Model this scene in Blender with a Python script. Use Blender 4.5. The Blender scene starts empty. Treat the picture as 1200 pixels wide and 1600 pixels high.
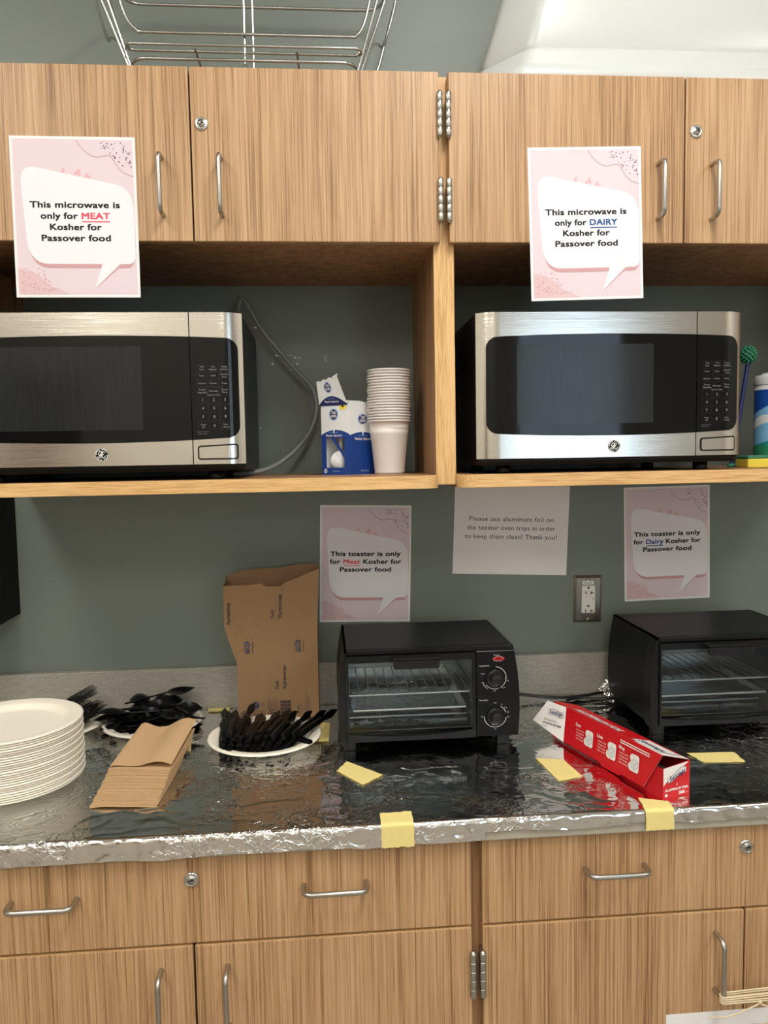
import bpy, bmesh, math, random
from mathutils import Vector, Matrix, noise as mn
from math import sin, cos, pi, sqrt, radians, tau

SC = bpy.context.scene
COL = SC.collection

# ------------------------------------------------------------------ camera, light, exposure
def cam_axes(yaw, pitch, roll):
    cy, sy, cp, sp = cos(yaw), sin(yaw), cos(pitch), sin(pitch)
    f = Vector((sy*cp, cy*cp, sp)); r = Vector((cy, -sy, 0)); u = r.cross(f)
    return r*cos(roll) + u*sin(roll), u*cos(roll) - r*sin(roll), f
r_, u_, f_ = cam_axes(radians(4.45056), radians(-4.1955), radians(-1.00615))
cd = bpy.data.cameras.new('camera'); cam = bpy.data.objects.new('camera', cd); COL.objects.link(cam)
cd.sensor_fit = 'HORIZONTAL'; cd.sensor_width = 36.0; cd.lens = 36.0*1190.0/1200.0
cd.clip_start = 0.05; cd.clip_end = 60
cam.matrix_world = Matrix(((r_.x, u_.x, -f_.x, -0.23312), (r_.y, u_.y, -f_.y, -1.79385),
                           (r_.z, u_.z, -f_.z, 1.48653), (0, 0, 0, 1)))
SC.camera = cam
vs = SC.view_settings
vs.view_transform = 'Standard'; vs.look = 'None'; vs.exposure = -0.98; vs.gamma = 1.0
vs.use_curve_mapping = False

wd = bpy.data.worlds.new('world'); SC.world = wd; wd.use_nodes = True
bg = wd.node_tree.nodes['Background']
bg.inputs[0].default_value = (0.74, 0.88, 1.0, 1); bg.inputs[1].default_value = 9.0

PANEL_WATTS = 44.0
def area(name, loc, rot, sx, sy, watts, col):
    l = bpy.data.lights.new(name, 'AREA'); l.shape = 'RECTANGLE'; l.size = sx; l.size_y = sy
    l.energy = watts; l.color = col
    o = bpy.data.objects.new(name, l); o.location = loc; o.rotation_euler = rot; COL.objects.link(o)
    return o
PANELS = [(0.25, -1.52, 0.34, 1.20), (-1.55, -1.75, 0.60, 1.20), (2.0, -2.2, 0.60, 1.20), (-0.3, -3.6, 0.60, 1.20), (-1.75, -3.7, 0.60, 1.20)]  # last panel added to brighten the rear wall the left microwave mirrors
CEIL = 3.1
for (px, py, sx, sy) in PANELS:
    area('ceiling_panel_lamp', (px, py, CEIL-0.035), (0, 0, 0), sx-0.06, sy-0.06, PANEL_WATTS*(1.3 if sx < 0.5 else 0.92), (1.0, 0.97, 0.925))
WX0, WX1, WZ0, WZ1, WY = 1.08, 2.05, 0.85, 2.45, -4.5
p = area('window_portal', ((WX0+WX1)/2, WY-0.02, (WZ0+WZ1)/2), (radians(90), 0, 0), WX1-WX0, WZ1-WZ0, 1, (1, 1, 1))
p.rotation_euler = (radians(90), 0, 0)
p.data.cycles.is_portal = True

# ------------------------------------------------------------------ materials
def s2l(c):
    return tuple((x/12.92 if x <= 0.04045 else ((x+0.055)/1.055)**2.4) for x in (v/255.0 for v in c))
def new_mat(name):
    m = bpy.data.materials.new(name); m.use_nodes = True
    nt = m.node_tree; b = nt.nodes['Principled BSDF']
    return m, nt, b
def node(nt, t, **kw):
    n = nt.nodes.new(t)
    for k, v in kw.items(): setattr(n, k, v)
    return n
def plain(name, rgb, rough=0.5, metal=0.0, spec=0.5, bump=0.0, bscale=200.0, coat=0.0, var=0.0):
    m, nt, b = new_mat(name)
    c = s2l(rgb)
    b.inputs['Base Color'].default_value = (*c, 1); b.inputs['Roughness'].default_value = rough
    b.inputs['Metallic'].default_value = metal; b.inputs['Specular IOR Level'].default_value = spec
    if coat: b.inputs['Coat Weight'].default_value = coat; b.inputs['Coat Roughness'].default_value = 0.05
    g = node(nt, 'ShaderNodeNewGeometry')
    nz = node(nt, 'ShaderNodeTexNoise'); nz.inputs['Scale'].default_value = bscale; nz.inputs['Detail'].default_value = 3
    nt.links.new(g.outputs['Position'], nz.inputs['Vector'])
    if bump:
        bp = node(nt, 'ShaderNodeBump'); bp.inputs['Strength'].default_value = bump; bp.inputs['Distance'].default_value = 0.001
        nt.links.new(nz.outputs['Fac'], bp.inputs['Height']); nt.links.new(bp.outputs['Normal'], b.inputs['Normal'])
    if var:
        mx = node(nt, 'ShaderNodeMixRGB'); mx.inputs['Color1'].default_value = (*[v*(1-var) for v in c], 1)
        mx.inputs['Color2'].default_value = (*[min(1, v*(1+var)) for v in c], 1)
        nt.links.new(nz.outputs['Fac'], mx.inputs['Fac']); nt.links.new(mx.outputs['Color'], b.inputs['Base Color'])
    return m
def streak_mat(name, dark, mid, light, scale, rough=0.42, big=(9, 9, 0.5), bump=0.08, pos=(0.34, 0.5, 0.68)):
    m, nt, b = new_mat(name)
    g = node(nt, 'ShaderNodeNewGeometry')
    mp = node(nt, 'ShaderNodeVectorMath', operation='MULTIPLY'); mp.inputs[1].default_value = scale
    nt.links.new(g.outputs['Position'], mp.inputs[0])
    n1 = node(nt, 'ShaderNodeTexNoise'); n1.inputs['Scale'].default_value = 1; n1.inputs['Detail'].default_value = 4; n1.inputs['Roughness'].default_value = 0.62
    nt.links.new(mp.outputs[0], n1.inputs['Vector'])
    mp2 = node(nt, 'ShaderNodeVectorMath', operation='MULTIPLY'); mp2.inputs[1].default_value = big
    nt.links.new(g.outputs['Position'], mp2.inputs[0])
    n2 = node(nt, 'ShaderNodeTexNoise'); n2.inputs['Scale'].default_value = 1; n2.inputs['Detail'].default_value = 2
    nt.links.new(mp2.outputs[0], n2.inputs['Vector'])
    ad = node(nt, 'ShaderNodeMath', operation='MULTIPLY_ADD'); ad.inputs[1].default_value = 0.35
    sb = node(nt, 'ShaderNodeMath', operation='SUBTRACT'); sb.inputs[1].default_value = 0.5
    nt.links.new(n2.outputs['Fac'], sb.inputs[0]); nt.links.new(sb.outputs[0], ad.inputs[0]); nt.links.new(n1.outputs['Fac'], ad.inputs[2])
    cr = node(nt, 'ShaderNodeValToRGB'); e = cr.color_ramp.elements
    e[0].position = pos[0]; e[0].color = (*s2l(dark), 1); e[1].position = pos[2]; e[1].color = (*s2l(light), 1)
    k = e.new(pos[1]); k.color = (*s2l(mid), 1)
    nt.links.new(ad.outputs[0], cr.inputs['Fac']); nt.links.new(cr.outputs['Color'], b.inputs['Base Color'])
    b.inputs['Roughness'].default_value = rough
    bp = node(nt, 'ShaderNodeBump'); bp.inputs['Strength'].default_value = bump; bp.inputs['Distance'].default_value = 0.0006
    nt.links.new(n1.outputs['Fac'], bp.inputs['Height']); nt.links.new(bp.outputs['Normal'], b.inputs['Normal'])
    return m
def brushed(name, rgb, rough=0.28, scale=(3, 3, 900), amt=0.25, bmp=0.05):
    m, nt, b = new_mat(name)
    b.inputs['Metallic'].default_value = 1.0; b.inputs['Base Color'].default_value = (*s2l(rgb), 1)
    g = node(nt, 'ShaderNodeNewGeometry')
    mp = node(nt, 'ShaderNodeVectorMath', operation='MULTIPLY'); mp.inputs[1].default_value = scale
    nt.links.new(g.outputs['Position'], mp.inputs[0])
    n1 = node(nt, 'ShaderNodeTexNoise'); n1.inputs['Scale'].default_value = 1; n1.inputs['Detail'].default_value = 2
    nt.links.new(mp.outputs[0], n1.inputs['Vector'])
    mr = node(nt, 'ShaderNodeMapRange'); mr.inputs['To Min'].default_value = rough*(1-amt); mr.inputs['To Max'].default_value = rough*(1+amt)
    nt.links.new(n1.outputs['Fac'], mr.inputs['Value']); nt.links.new(mr.outputs[0], b.inputs['Roughness'])
    bp = node(nt, 'ShaderNodeBump'); bp.inputs['Strength'].default_value = bmp; bp.inputs['Distance'].default_value = 0.0004
    nt.links.new(n1.outputs['Fac'], bp.inputs['Height']); nt.links.new(bp.outputs['Normal'], b.inputs['Normal'])
    return m
def see_through(name, tint, gloss=0.08, rough=0.03):
    m, nt, b = new_mat(name)
    out = nt.nodes['Material Output']; nt.nodes.remove(b)
    t = node(nt, 'ShaderNodeBsdfTransparent'); t.inputs[0].default_value = (*tint, 1)
    gl = node(nt, 'ShaderNodeBsdfGlossy'); gl.inputs['Roughness'].default_value = rough
    fr = node(nt, 'ShaderNodeFresnel'); fr.inputs['IOR'].default_value = 1.5
    ad = node(nt, 'ShaderNodeMath', operation='ADD'); ad.inputs[1].default_value = gloss; ad.use_clamp = True
    mx = node(nt, 'ShaderNodeMixShader')
    nt.links.new(fr.outputs[0], ad.inputs[0]); nt.links.new(ad.outputs[0], mx.inputs[0])
    nt.links.new(t.outputs[0], mx.inputs[1]); nt.links.new(gl.outputs[0], mx.inputs[2])
    nt.links.new(mx.outputs[0], out.inputs['Surface'])
    return m
def film(name, tint, gloss, rough):
    m, nt, b = new_mat(name)
    out = nt.nodes['Material Output']; nt.nodes.remove(b)
    t = node(nt, 'ShaderNodeBsdfTransparent'); t.inputs[0].default_value = (*tint, 1)
    gl = node(nt, 'ShaderNodeBsdfGlossy'); gl.inputs['Roughness'].default_value = rough
    mx = node(nt, 'ShaderNodeMixShader'); mx.inputs[0].default_value = gloss
    nt.links.new(t.outputs[0], mx.inputs[1]); nt.links.new(gl.outputs[0], mx.inputs[2])
    nt.links.new(mx.outputs[0], out.inputs['Surface'])
    return m
def emit(name, col, k):
    m, nt, b = new_mat(name)
    b.inputs['Emission Color'].default_value = (*col, 1); b.inputs['Emission Strength'].default_value = k
    b.inputs['Base Color'].default_value = (*col, 1)
    return m
def foil_mat(name, fine=1.0, rough=0.09):
    m, nt, b = new_mat(name)
    b.inputs['Metallic'].default_value = 1.0; b.inputs['Base Color'].default_value = (0.83, 0.83, 0.82, 1)
    b.inputs['Roughness'].default_value = rough
    g = node(nt, 'ShaderNodeNewGeometry')
    n0 = node(nt, 'ShaderNodeTexNoise'); n0.inputs['Scale'].default_value = 14; n0.inputs['Detail'].default_value = 4
    nt.links.new(g.outputs['Position'], n0.inputs['Vector'])
    ws = node(nt, 'ShaderNodeVectorMath', operation='SCALE'); ws.inputs['Scale'].default_value = 0.09
    nt.links.new(n0.outputs['Color'], ws.inputs[0])
    av = node(nt, 'ShaderNodeVectorMath', operation='ADD')
    nt.links.new(g.outputs['Position'], av.inputs[0]); nt.links.new(ws.outputs[0], av.inputs[1])
    hs = []
    for sc, k in ((26, 1.0), (70, 0.4)):
        v = node(nt, 'ShaderNodeTexVoronoi', feature='DISTANCE_TO_EDGE'); v.inputs['Scale'].default_value = sc
        nt.links.new(av.outputs[0], v.inputs['Vector'])
        mr = node(nt, 'ShaderNodeMapRange', interpolation_type='SMOOTHSTEP'); mr.inputs['From Max'].default_value = 0.07
        mr.inputs['To Min'].default_value = k; mr.inputs['To Max'].default_value = 0
        nt.links.new(v.outputs['Distance'], mr.inputs['Value']); hs.append(mr)
    n3 = node(nt, 'ShaderNodeTexNoise'); n3.inputs['Scale'].default_value = 6; n3.inputs['Detail'].default_value = 2
    nt.links.new(g.outputs['Position'], n3.inputs['Vector'])
    msk = node(nt, 'ShaderNodeMapRange', interpolation_type='SMOOTHSTEP'); msk.inputs['From Min'].default_value = 0.45; msk.inputs['From Max'].default_value = 0.68
    nt.links.new(n3.outputs['Fac'], msk.inputs['Value'])
    sm = node(nt, 'ShaderNodeMath', operation='ADD')
    nt.links.new(hs[0].outputs[0], sm.inputs[0]); nt.links.new(hs[1].outputs[0], sm.inputs[1])
    ml = node(nt, 'ShaderNodeMath', operation='MULTIPLY')
    nt.links.new(sm.outputs[0], ml.inputs[0]); nt.links.new(msk.outputs[0], ml.inputs[1])
    n4 = node(nt, 'ShaderNodeTexNoise'); n4.inputs['Scale'].default_value = 45; n4.inputs['Detail'].default_value = 2
    nt.links.new(g.outputs['Position'], n4.inputs['Vector'])
    ma = node(nt, 'ShaderNodeMath', operation='MULTIPLY_ADD'); ma.inputs[1].default_value = 0.18
    nt.links.new(n4.outputs['Fac'], ma.inputs[0]); nt.links.new(ml.outputs[0], ma.inputs[2])
    bp = node(nt, 'ShaderNodeBump'); bp.inputs['Strength'].default_value = 0.62*fine; bp.inputs['Distance'].default_value = 0.002
    nt.links.new(ma.outputs[0], bp.inputs['Height']); nt.links.new(bp.outputs['Normal'], b.inputs['Normal'])
    return m

M = {}
M['laminate'] = streak_mat('oak laminate', (130, 94, 60), (182, 144, 103), (199, 164, 124), (470, 470, 4.5), pos=(0.31, 0.5, 0.67), big=(38, 38, 1.2))
M['oak_v'] = streak_mat('oak edge veneer vertical', (196, 150, 92), (218, 176, 118), (228, 190, 134), (420, 420, 18), big=(30, 30, 2), bump=0.04)
M['oak_h'] = streak_mat('oak edge veneer level', (196, 150, 92), (218, 176, 118), (228, 190, 134), (18, 420, 420), big=(2, 30, 30), bump=0.04)
M['inside'] = streak_mat('cabinet inside laminate', (140, 102, 70), (164, 124, 86), (182, 142, 104), (60, 60, 4), rough=0.5)
M['shadow_gap'] = plain('dark gap', (40, 30, 22), 0.8)
M['wall'] = plain('sage grey wall paint', (116, 126, 118), 0.45, bump=0.06, bscale=260, var=0.03)
M['chip'] = plain('bare plaster', (225, 225, 220), 0.8, bump=0.3)
M['cream_wall'] = plain('cream wall paint', (214, 208, 196), 0.7, bump=0.1)
M['ceiling'] = plain('ceiling tile', (232, 230, 224), 0.9, bump=0.6, bscale=120, var=0.05)
M['floor'] = plain('vinyl floor', (150, 142, 130), 0.4, bump=0.05, bscale=40, var=0.12)
M['linen'] = streak_mat('linen laminate', (138, 134, 124), (160, 156, 145), (174, 170, 159), (300, 300, 700), rough=0.45, big=(40, 40, 200), bump=0.02)
M['edge'] = plain('counter edge laminate', (178, 172, 156), 0.45, var=0.05, bscale=90)
M['nickel'] = plain('satin nickel', (182, 180, 174), 0.30, 1.0)
M['chrome'] = plain('chrome', (205, 205, 202), 0.22, 1.0)
M['wire'] = plain('chromed wire', (190, 192, 190), 0.22, 1.0)
M['steel'] = brushed('brushed stainless steel', (214, 211, 205), 0.17, (5, 5, 1500), bmp=0.22)
M['plate_steel'] = brushed('stainless wall plate', (150, 144, 136), 0.34, (900, 900, 8))
M['black'] = plain('black plastic', (19, 19, 19), 0.34, spec=0.25, bump=0.05, bscale=900)
M['black_matte'] = plain('matt black enamel', (18, 18, 19), 0.40, spec=0.16, bump=0.05, bscale=700)
M['black_deep'] = plain('deep black', (8, 8, 8), 0.6)
M['charcoal'] = plain('charcoal plastic', (28, 28, 29), 0.40, spec=0.22)
M['black_glass'] = plain('black glass', (12, 13, 14), 0.05, spec=0.28)
M['screen'] = streak_mat('perforated door screen', (31, 33, 34), (37, 39, 40), (42, 45, 46), (900, 900, 14), rough=0.12, bump=0.0)
M['screen'].node_tree.nodes['Principled BSDF'].inputs['Specular IOR Level'].default_value = 0.25
M['white_print'] = plain('white print', (205, 205, 200), 0.6)
M['key_print'] = plain('pale grey key print', (140, 142, 142), 0.6)
M['grey_print'] = plain('grey print', (120, 122, 122), 0.6)
M['key'] = plain('key outline', (34, 35, 36), 0.25)
M['grey_cord'] = plain('grey cord', (128, 131, 128), 0.4)
M['black_cord'] = plain('black cord', (20, 19, 18), 0.4)
M['paper'] = plain('white paper', (238, 237, 238), 0.85, bump=0.05, bscale=50)
M['bubble'] = plain('bubble white print', (236, 236, 241), 0.8)
M['pink'] = plain('pale pink print', (226, 209, 217), 0.8, var=0.02, bscale=14)
M['pink2'] = plain('rose print', (221, 190, 194), 0.8)
M['rose'] = plain('dusty rose print', (205, 160, 165), 0.8)
M['sprig'] = plain('coral sprig print', (226, 182, 188), 0.8)
M['dots'] = plain('brown dot print', (96, 62, 66), 0.8)
M['rosedots'] = plain('rose dot print', (190, 140, 146), 0.8)
M['line'] = plain('mauve line print', (188, 160, 164), 0.8)
M['ink'] = plain('black ink', (22, 20, 22), 0.8)
M['red_ink'] = plain('red ink', (226, 78, 96), 0.8)
M['blue_ink'] = plain('blue ink', (30, 84, 150), 0.8)
M['clear_tape'] = film('clear tape', (0.985, 0.985, 0.98), 0.03, 0.3)
M['masking'] = plain('yellow masking tape', (232, 215, 140), 0.7, bump=0.25, bscale=160, var=0.05)
M['fibre'] = plain('white pressed fibre', (242, 236, 220), 0.62, bump=0.12, bscale=350, var=0.02)
M['cup'] = plain('white cup plastic', (232, 226, 220), 0.38)
M['kraft'] = plain('kraft napkin', (196, 162, 120), 0.85, bump=0.3, bscale=700, var=0.06)
M['kraft_bag'] = plain('kraft bag paper', (146, 114, 80), 0.78, bump=0.12, bscale=90, var=0.06)
M['bag_ink'] = plain('navy print on kraft', (44, 42, 58), 0.8)
M['bag_blue'] = plain('blue print on kraft', (44, 58, 92), 0.8)
M['cutlery'] = plain('black cutlery plastic', (10, 10, 11), 0.3, spec=0.2)
M['foil'] = foil_mat('aluminium foil')
M['foil_edge'] = foil_mat('crumpled aluminium foil', 1.0, 0.2)
M['red'] = plain('red printed card', (206, 18, 30), 0.35, var=0.04, bscale=40)
M['red_dark'] = plain('red printed card side', (196, 16, 28), 0.35)
M['card_white'] = plain('white printed card', (236, 232, 228), 0.45)
M['navy'] = plain('navy print', (28, 38, 92), 0.5)
M['royal'] = plain('royal blue card', (10, 58, 134), 0.5, var=0.05, bscale=30)
M['box_white'] = plain('white spoon box card', (226, 228, 228), 0.55, bump=0.06)
M['halo'] = plain('pale blue print', (160, 186, 222), 0.6)
M['yellow'] = plain('yellow print', (238, 214, 40), 0.6)
M['brown_in'] = plain('brown board inside', (88, 78, 62), 0.85)
M['clear_plastic'] = plain('pale plastic', (222, 222, 222), 0.3)
M['tote'] = None
M['oven_in'] = brushed('galvanised oven lining', (176, 182, 184), 0.36, (40, 40, 40))
M['oven_glass'] = see_through('oven glass', (0.90, 0.93, 0.935), -0.022, 0.02)
M['rack'] = plain('rack wire', (235, 235, 232), 0.42, 1.0)
M['ind_red'] = plain('red indicator lens', (150, 20, 26), 0.2)
M['outlet_white'] = plain('outlet white plastic', (226, 224, 216), 0.4)
M['slot'] = plain('socket slot', (16, 15, 14), 0.7)
M['green'] = plain('green bristle plastic', (46, 128, 92), 0.45)
M['teal'] = plain('teal print', (30, 130, 118), 0.4)
M['sky_print'] = plain('light blue print', (120, 176, 214), 0.4)
M['can_blue'] = plain('blue print label', (24, 74, 160), 0.4)
M['can_white'] = plain('canister white plastic', (214, 216, 216), 0.4)
M['sponge_y'] = plain('yellow sponge', (226, 206, 74), 0.9, bump=0.8, bscale=260)
M['sponge_g'] = plain('green scourer', (64, 128, 96), 0.95, bump=0.9, bscale=420)
M['string'] = plain('cream string', (222, 206, 172), 0.9, bump=0.5, bscale=900)
M['panel'] = emit('lit diffuser', (1.0, 0.94, 0.84), 5.0)
M['frame_white'] = plain('white painted metal', (226, 226, 222), 0.4)
M['window_glass'] = see_through('window glass', (0.95, 0.98, 1.0), 0.02, 0.0)
M['door_wood'] = streak_mat('brown door veneer', (84, 62, 46), (104, 78, 58), (120, 92, 70), (60, 60, 2))
mt, nt, b = new_mat('frosted white tote plastic')
b.inputs['Base Color'].default_value = (*s2l((200, 204, 202)), 1); b.inputs['Roughness'].default_value = 0.28
b.inputs['Subsurface Weight'].default_value = 0.15; b.inputs['Subsurface Radius'].default_value = (0.03, 0.03, 0.03); b.inputs['Subsurface Scale'].default_value = 0.3
M['tote'] = mt

# ------------------------------------------------------------------ mesh builder
class MB:
    def __init__(s, xf=None):
        s.v, s.f, s.m, s.sm, s.mats, s.xf = [], [], [], [], [], xf
    def mi(s, mat):
        if isinstance(mat, str): mat = M[mat]
        if mat not in s.mats: s.mats.append(mat)
        return s.mats.index(mat)
    def add(s, vs, fs, mat, smooth=False):
        k = len(s.v); i = s.mi(mat)
        if s.xf is not None: vs = [s.xf @ Vector(v) for v in vs]
        s.v += [tuple(v) for v in vs]
        for f in fs:
            s.f.append(tuple(k+j for j in f)); s.m.append(i); s.sm.append(smooth)
        return s
    def box(s, x0, x1, y0, y1, z0, z1, mat, bev=0.0, seg=2):
        bm = bmesh.new()
        bmesh.ops.create_cube(bm, size=1.0)
        for v in bm.verts:
            v.co = Vector(((x0+x1)/2 + v.co.x*(x1-x0), (y0+y1)/2 + v.co.y*(y1-y0), (z0+z1)/2 + v.co.z*(z1-z0)))
        if bev: bmesh.ops.bevel(bm, geom=bm.edges[:], offset=bev, segments=seg, affect='EDGES', profile=0.5)
        s.bm(bm, mat, False); bm.free(); return s
    def bm(s, bm, mat, smooth=False):
        bm.verts.index_update()
        s.add([v.co.copy() for v in bm.verts], [[v.index for v in f.verts] for f in bm.faces], mat, smooth)
    def quad(s, pts, mat): return s.add(pts, [tuple(range(len(pts)))], mat)
    def prism(s, poly, fn, d0, d1, mat, smooth=False):
        """poly: 2-D outline; fn(a, b, d) -> 3-D point; extruded from d0 to d1"""
        n = len(poly)
        vs = [fn(a, b, d0) for a, b in poly] + [fn(a, b, d1) for a, b in poly]
        fs = [tuple(range(n-1, -1, -1)), tuple(range(n, 2*n))]
        s.add(vs, fs, mat)
        s.add(vs, [(i, (i+1) % n, n+(i+1) % n, n+i) for i in range(n)], mat, smooth); return s
    def tube(s, pts, r, mat, n=8, closed=False, rr=None):
        pts = [Vector(p) for p in pts]; N = len(pts)
        t0 = (pts[1]-pts[0]).normalized(); a = Vector((0, 0, 1)) if abs(t0.z) < 0.9 else Vector((1, 0, 0))
        nx = (a - t0*a.dot(t0)).normalized(); vs = []
        for i, q in enumerate(pts):
            if closed: t = (pts[(i+1) % N]-pts[i-1]).normalized()
            else: t = (pts[min(i+1, N-1)]-pts[max(i-1, 0)]).normalized()
            nx = (nx - t*nx.dot(t)).normalized(); ny = t.cross(nx); R = rr[i] if rr else r
            vs += [q + nx*(R*cos(tau*k/n)) + ny*(R*sin(tau*k/n)) for k in range(n)]
        fs = []
        for i in range(N if closed else N-1):
            j = (i+1) % N
            fs += [(i*n+k, i*n+(k+1) % n, j*n+(k+1) % n, j*n+k) for k in range(n)]
        s.add(vs, fs, mat, True)
        if not closed:
            s.add(vs[:n], [tuple(range(n-1, -1, -1))], mat); s.add(vs[-n:], [tuple(range(n))], mat)
        return s
    def lathe(s, prof, mat, n=32, o=(0, 0, 0), ax='z', smooth=True):
        vs, fs = [], []
        for (r, h) in prof:
            for k in range(n):
                c, q = r*cos(tau*k/n), r*sin(tau*k/n)
                if ax == 'z': vs.append((o[0]+c, o[1]+q, o[2]+h))
                elif ax == 'y': vs.append((o[0]+c, o[1]+h, o[2]+q))
                else: vs.append((o[0]+h, o[1]+c, o[2]+q))
        for i in range(len(prof)-1):
            fs += [(i*n+k, i*n+(k+1) % n, (i+1)*n+(k+1) % n, (i+1)*n+k) for k in range(n)]
        s.add(vs, fs, mat, smooth); return s
    def grid(s, fn, nu, nv, mat, smooth=True, thick=0.0):
        vs = [Vector(fn(i/nu, j/nv)) for j in range(nv+1) for i in range(nu+1)]
        fs = [(j*(nu+1)+i, j*(nu+1)+i+1, (j+1)*(nu+1)+i+1, (j+1)*(nu+1)+i) for j in range(nv) for i in range(nu)]
        if not thick: s.add(vs, fs, mat, smooth); return s
        nr = [Vector((0, 0, 0)) for _ in vs]
        for f in fs:
            a, b_, c, d = (vs[k] for k in f); q = (c-a).cross(d-b_)
            for k in f: nr[k] += q
        K = len(vs); low = [v - nn.normalized()*thick for v, nn in zip(vs, nr)]
        rim = [i for i in range(nu)] + [j*(nu+1)+nu for j in range(nv)] + [nv*(nu+1)+i for i in range(nu, 0, -1)] + [j*(nu+1) for j in range(nv, 0, -1)]
        s.add(vs+low, fs+[tuple(K+k for k in reversed(f)) for f in fs], mat, smooth)
        s.add(vs+low, [(rim[i], K+rim[i], K+rim[(i+1) % len(rim)], rim[(i+1) % len(rim)]) for i in range(len(rim))], mat, False)
        return s
    def ball(s, c, r, mat, nu=12, nv=8, sc=(1, 1, 1)):
        pr = [(max(1e-5, sin(pi*j/nv))*r, -cos(pi*j/nv)*r) for j in range(nv+1)]
        vs, fs = [], []
        for (a, h) in pr:
            for k in range(nu): vs.append((c[0]+sc[0]*a*cos(tau*k/nu), c[1]+sc[1]*a*sin(tau*k/nu), c[2]+sc[2]*h))
        for i in range(nv): fs += [(i*nu+k, i*nu+(k+1) % nu, (i+1)*nu+(k+1) % nu, (i+1)*nu+k) for k in range(nu)]
        s.add(vs, fs, mat, True); return s
    def text(s, body, fn, mat, width=None, size=0.01, bold=0.0, cx=0.0, cy=0.0, align='C', maxh=None):
        """letters laid on fn(a, b) -> 3-D; (cx, cy) is the middle (or left/right end) of the baseline"""
        v2, fs = letters(body)
        xs = [v[0] for v in v2]; x0, x1 = min(xs), max(xs)
        kx = (width/(x1-x0)) if width else size
        o = cx - kx*((x0+x1)/2 if align == 'C' else (x0 if align == 'L' else x1))
        sh = [(0, 0)] if bold <= 0 else [(-bold, -bold), (bold, -bold), (bold, bold), (-bold, bold), (bold, 0), (-bold, 0)]
        p0, e = Vector(fn(cx, cy)), 1e-3
        nn = (Vector(fn(cx+e, cy))-p0).cross(Vector(fn(cx, cy+e))-p0); nn.normalize()
        for k, (dx, dy) in enumerate(sh):      # each pass a hair in front of the last, so no two faces coincide
            s.add([Vector(fn(o+kx*(a+dx), cy+size*(b_+dy)))+nn*(k*2e-5) for a, b_ in v2], fs, mat)
        return s
    def build(s, name, parent=None, loc=(0, 0, 0)):
        me = bpy.data.meshes.new(name); me.from_pydata(s.v, [], s.f)
        for m in s.mats: me.materials.append(m)
        me.polygons.foreach_set('material_index', s.m); me.polygons.foreach_set('use_smooth', s.sm)
        me.validate(); me.update()
        o = bpy.data.objects.new(name, me); COL.objects.link(o); o.location = loc
        if parent is not None: o.parent = parent
        return o
_letters = {}
def letters(body):
    key = body
    if key not in _letters:
        cu = bpy.data.curves.new('letters', 'FONT'); cu.body = body; cu.size = 1.0
        cu.resolution_u = 3; cu.fill_mode = 'FRONT'; cu.space_character = 1.04
        ob = bpy.data.objects.new('letters', cu)
        me = bpy.data.meshes.new_from_object(ob)
        _letters[key] = ([(v.co.x, v.co.y) for v in me.vertices], [tuple(p.vertices) for p in me.polygons])
        bpy.data.objects.remove(ob); bpy.data.curves.remove(cu); bpy.data.meshes.remove(me)
    return _letters[key]
def arc(cx, cy, r, a0, a1, n=12): return [(cx+r*cos(radians(a0+(a1-a0)*i/n)), cy+r*sin(radians(a0+(a1-a0)*i/n))) for i in range(n+1)]
def rrect(x0, x1, z0, z1, r, n=5):
    return arc(x1-r, z1-r, r, 0, 90, n) + arc(x0+r, z1-r, r, 90, 180, n) + arc(x0+r, z0+r, r, 180, 270, n) + arc(x1-r, z0+r, r, 270, 360, n)
def round_poly(pts, rad, n=5):
    """closed polygon with each corner rounded; rad one number or one per corner"""
    out = []; N = len(pts)
    for i in range(N):
        p0, p1, p2 = (Vector((*pts[j % N], 0)) for j in (i-1, i, i+1))
        r = rad[i] if isinstance(rad, (list, tuple)) else rad
        d0, d1 = (p0-p1), (p2-p1); q = min(r, d0.length*0.48, d1.length*0.48)
        a, c = p1+d0.normalized()*q, p1+d1.normalized()*q
        for k in range(n+1):
            t = k/n; w = a*(1-t)**2 + p1*2*t*(1-t) + c*t*t; out.append((w.x, w.y))
    return out
def stroke(pts, w):
    """2-D ribbon along a polyline"""
    L, Rr = [], []
    for i, p in enumerate(pts):
        a, c = pts[max(i-1, 0)], pts[min(i+1, len(pts)-1)]
        dx, dy = c[0]-a[0], c[1]-a[1]; k = sqrt(dx*dx+dy*dy) or 1
        L.append((p[0]-dy/k*w/2, p[1]+dx/k*w/2)); Rr.append((p[0]+dy/k*w/2, p[1]-dx/k*w/2))
    return L, Rr
def add_stroke(mb, pts, w, fn, mat):
    L, Rr = stroke(pts, w); n = len(pts)
    mb.add([fn(*p) for p in L+Rr], [(i, n+i, n+i+1, i+1) for i in range(n-1)], mat)
def smooth_path(pts, n=6):
    P = [Vector(p) for p in pts]; out = []
    for i in range(len(P)-1):
        a, b_, c, d = P[max(i-1, 0)], P[i], P[i+1], P[min(i+2, len(P)-1)]
        for k in range(n):
            t = k/n
            out.append(0.5*((2*b_) + (c-a)*t + (2*a-5*b_+4*c-d)*t*t + (3*b_-a-3*c+d)*t**3))
    out.append(P[-1]); return out

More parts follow.
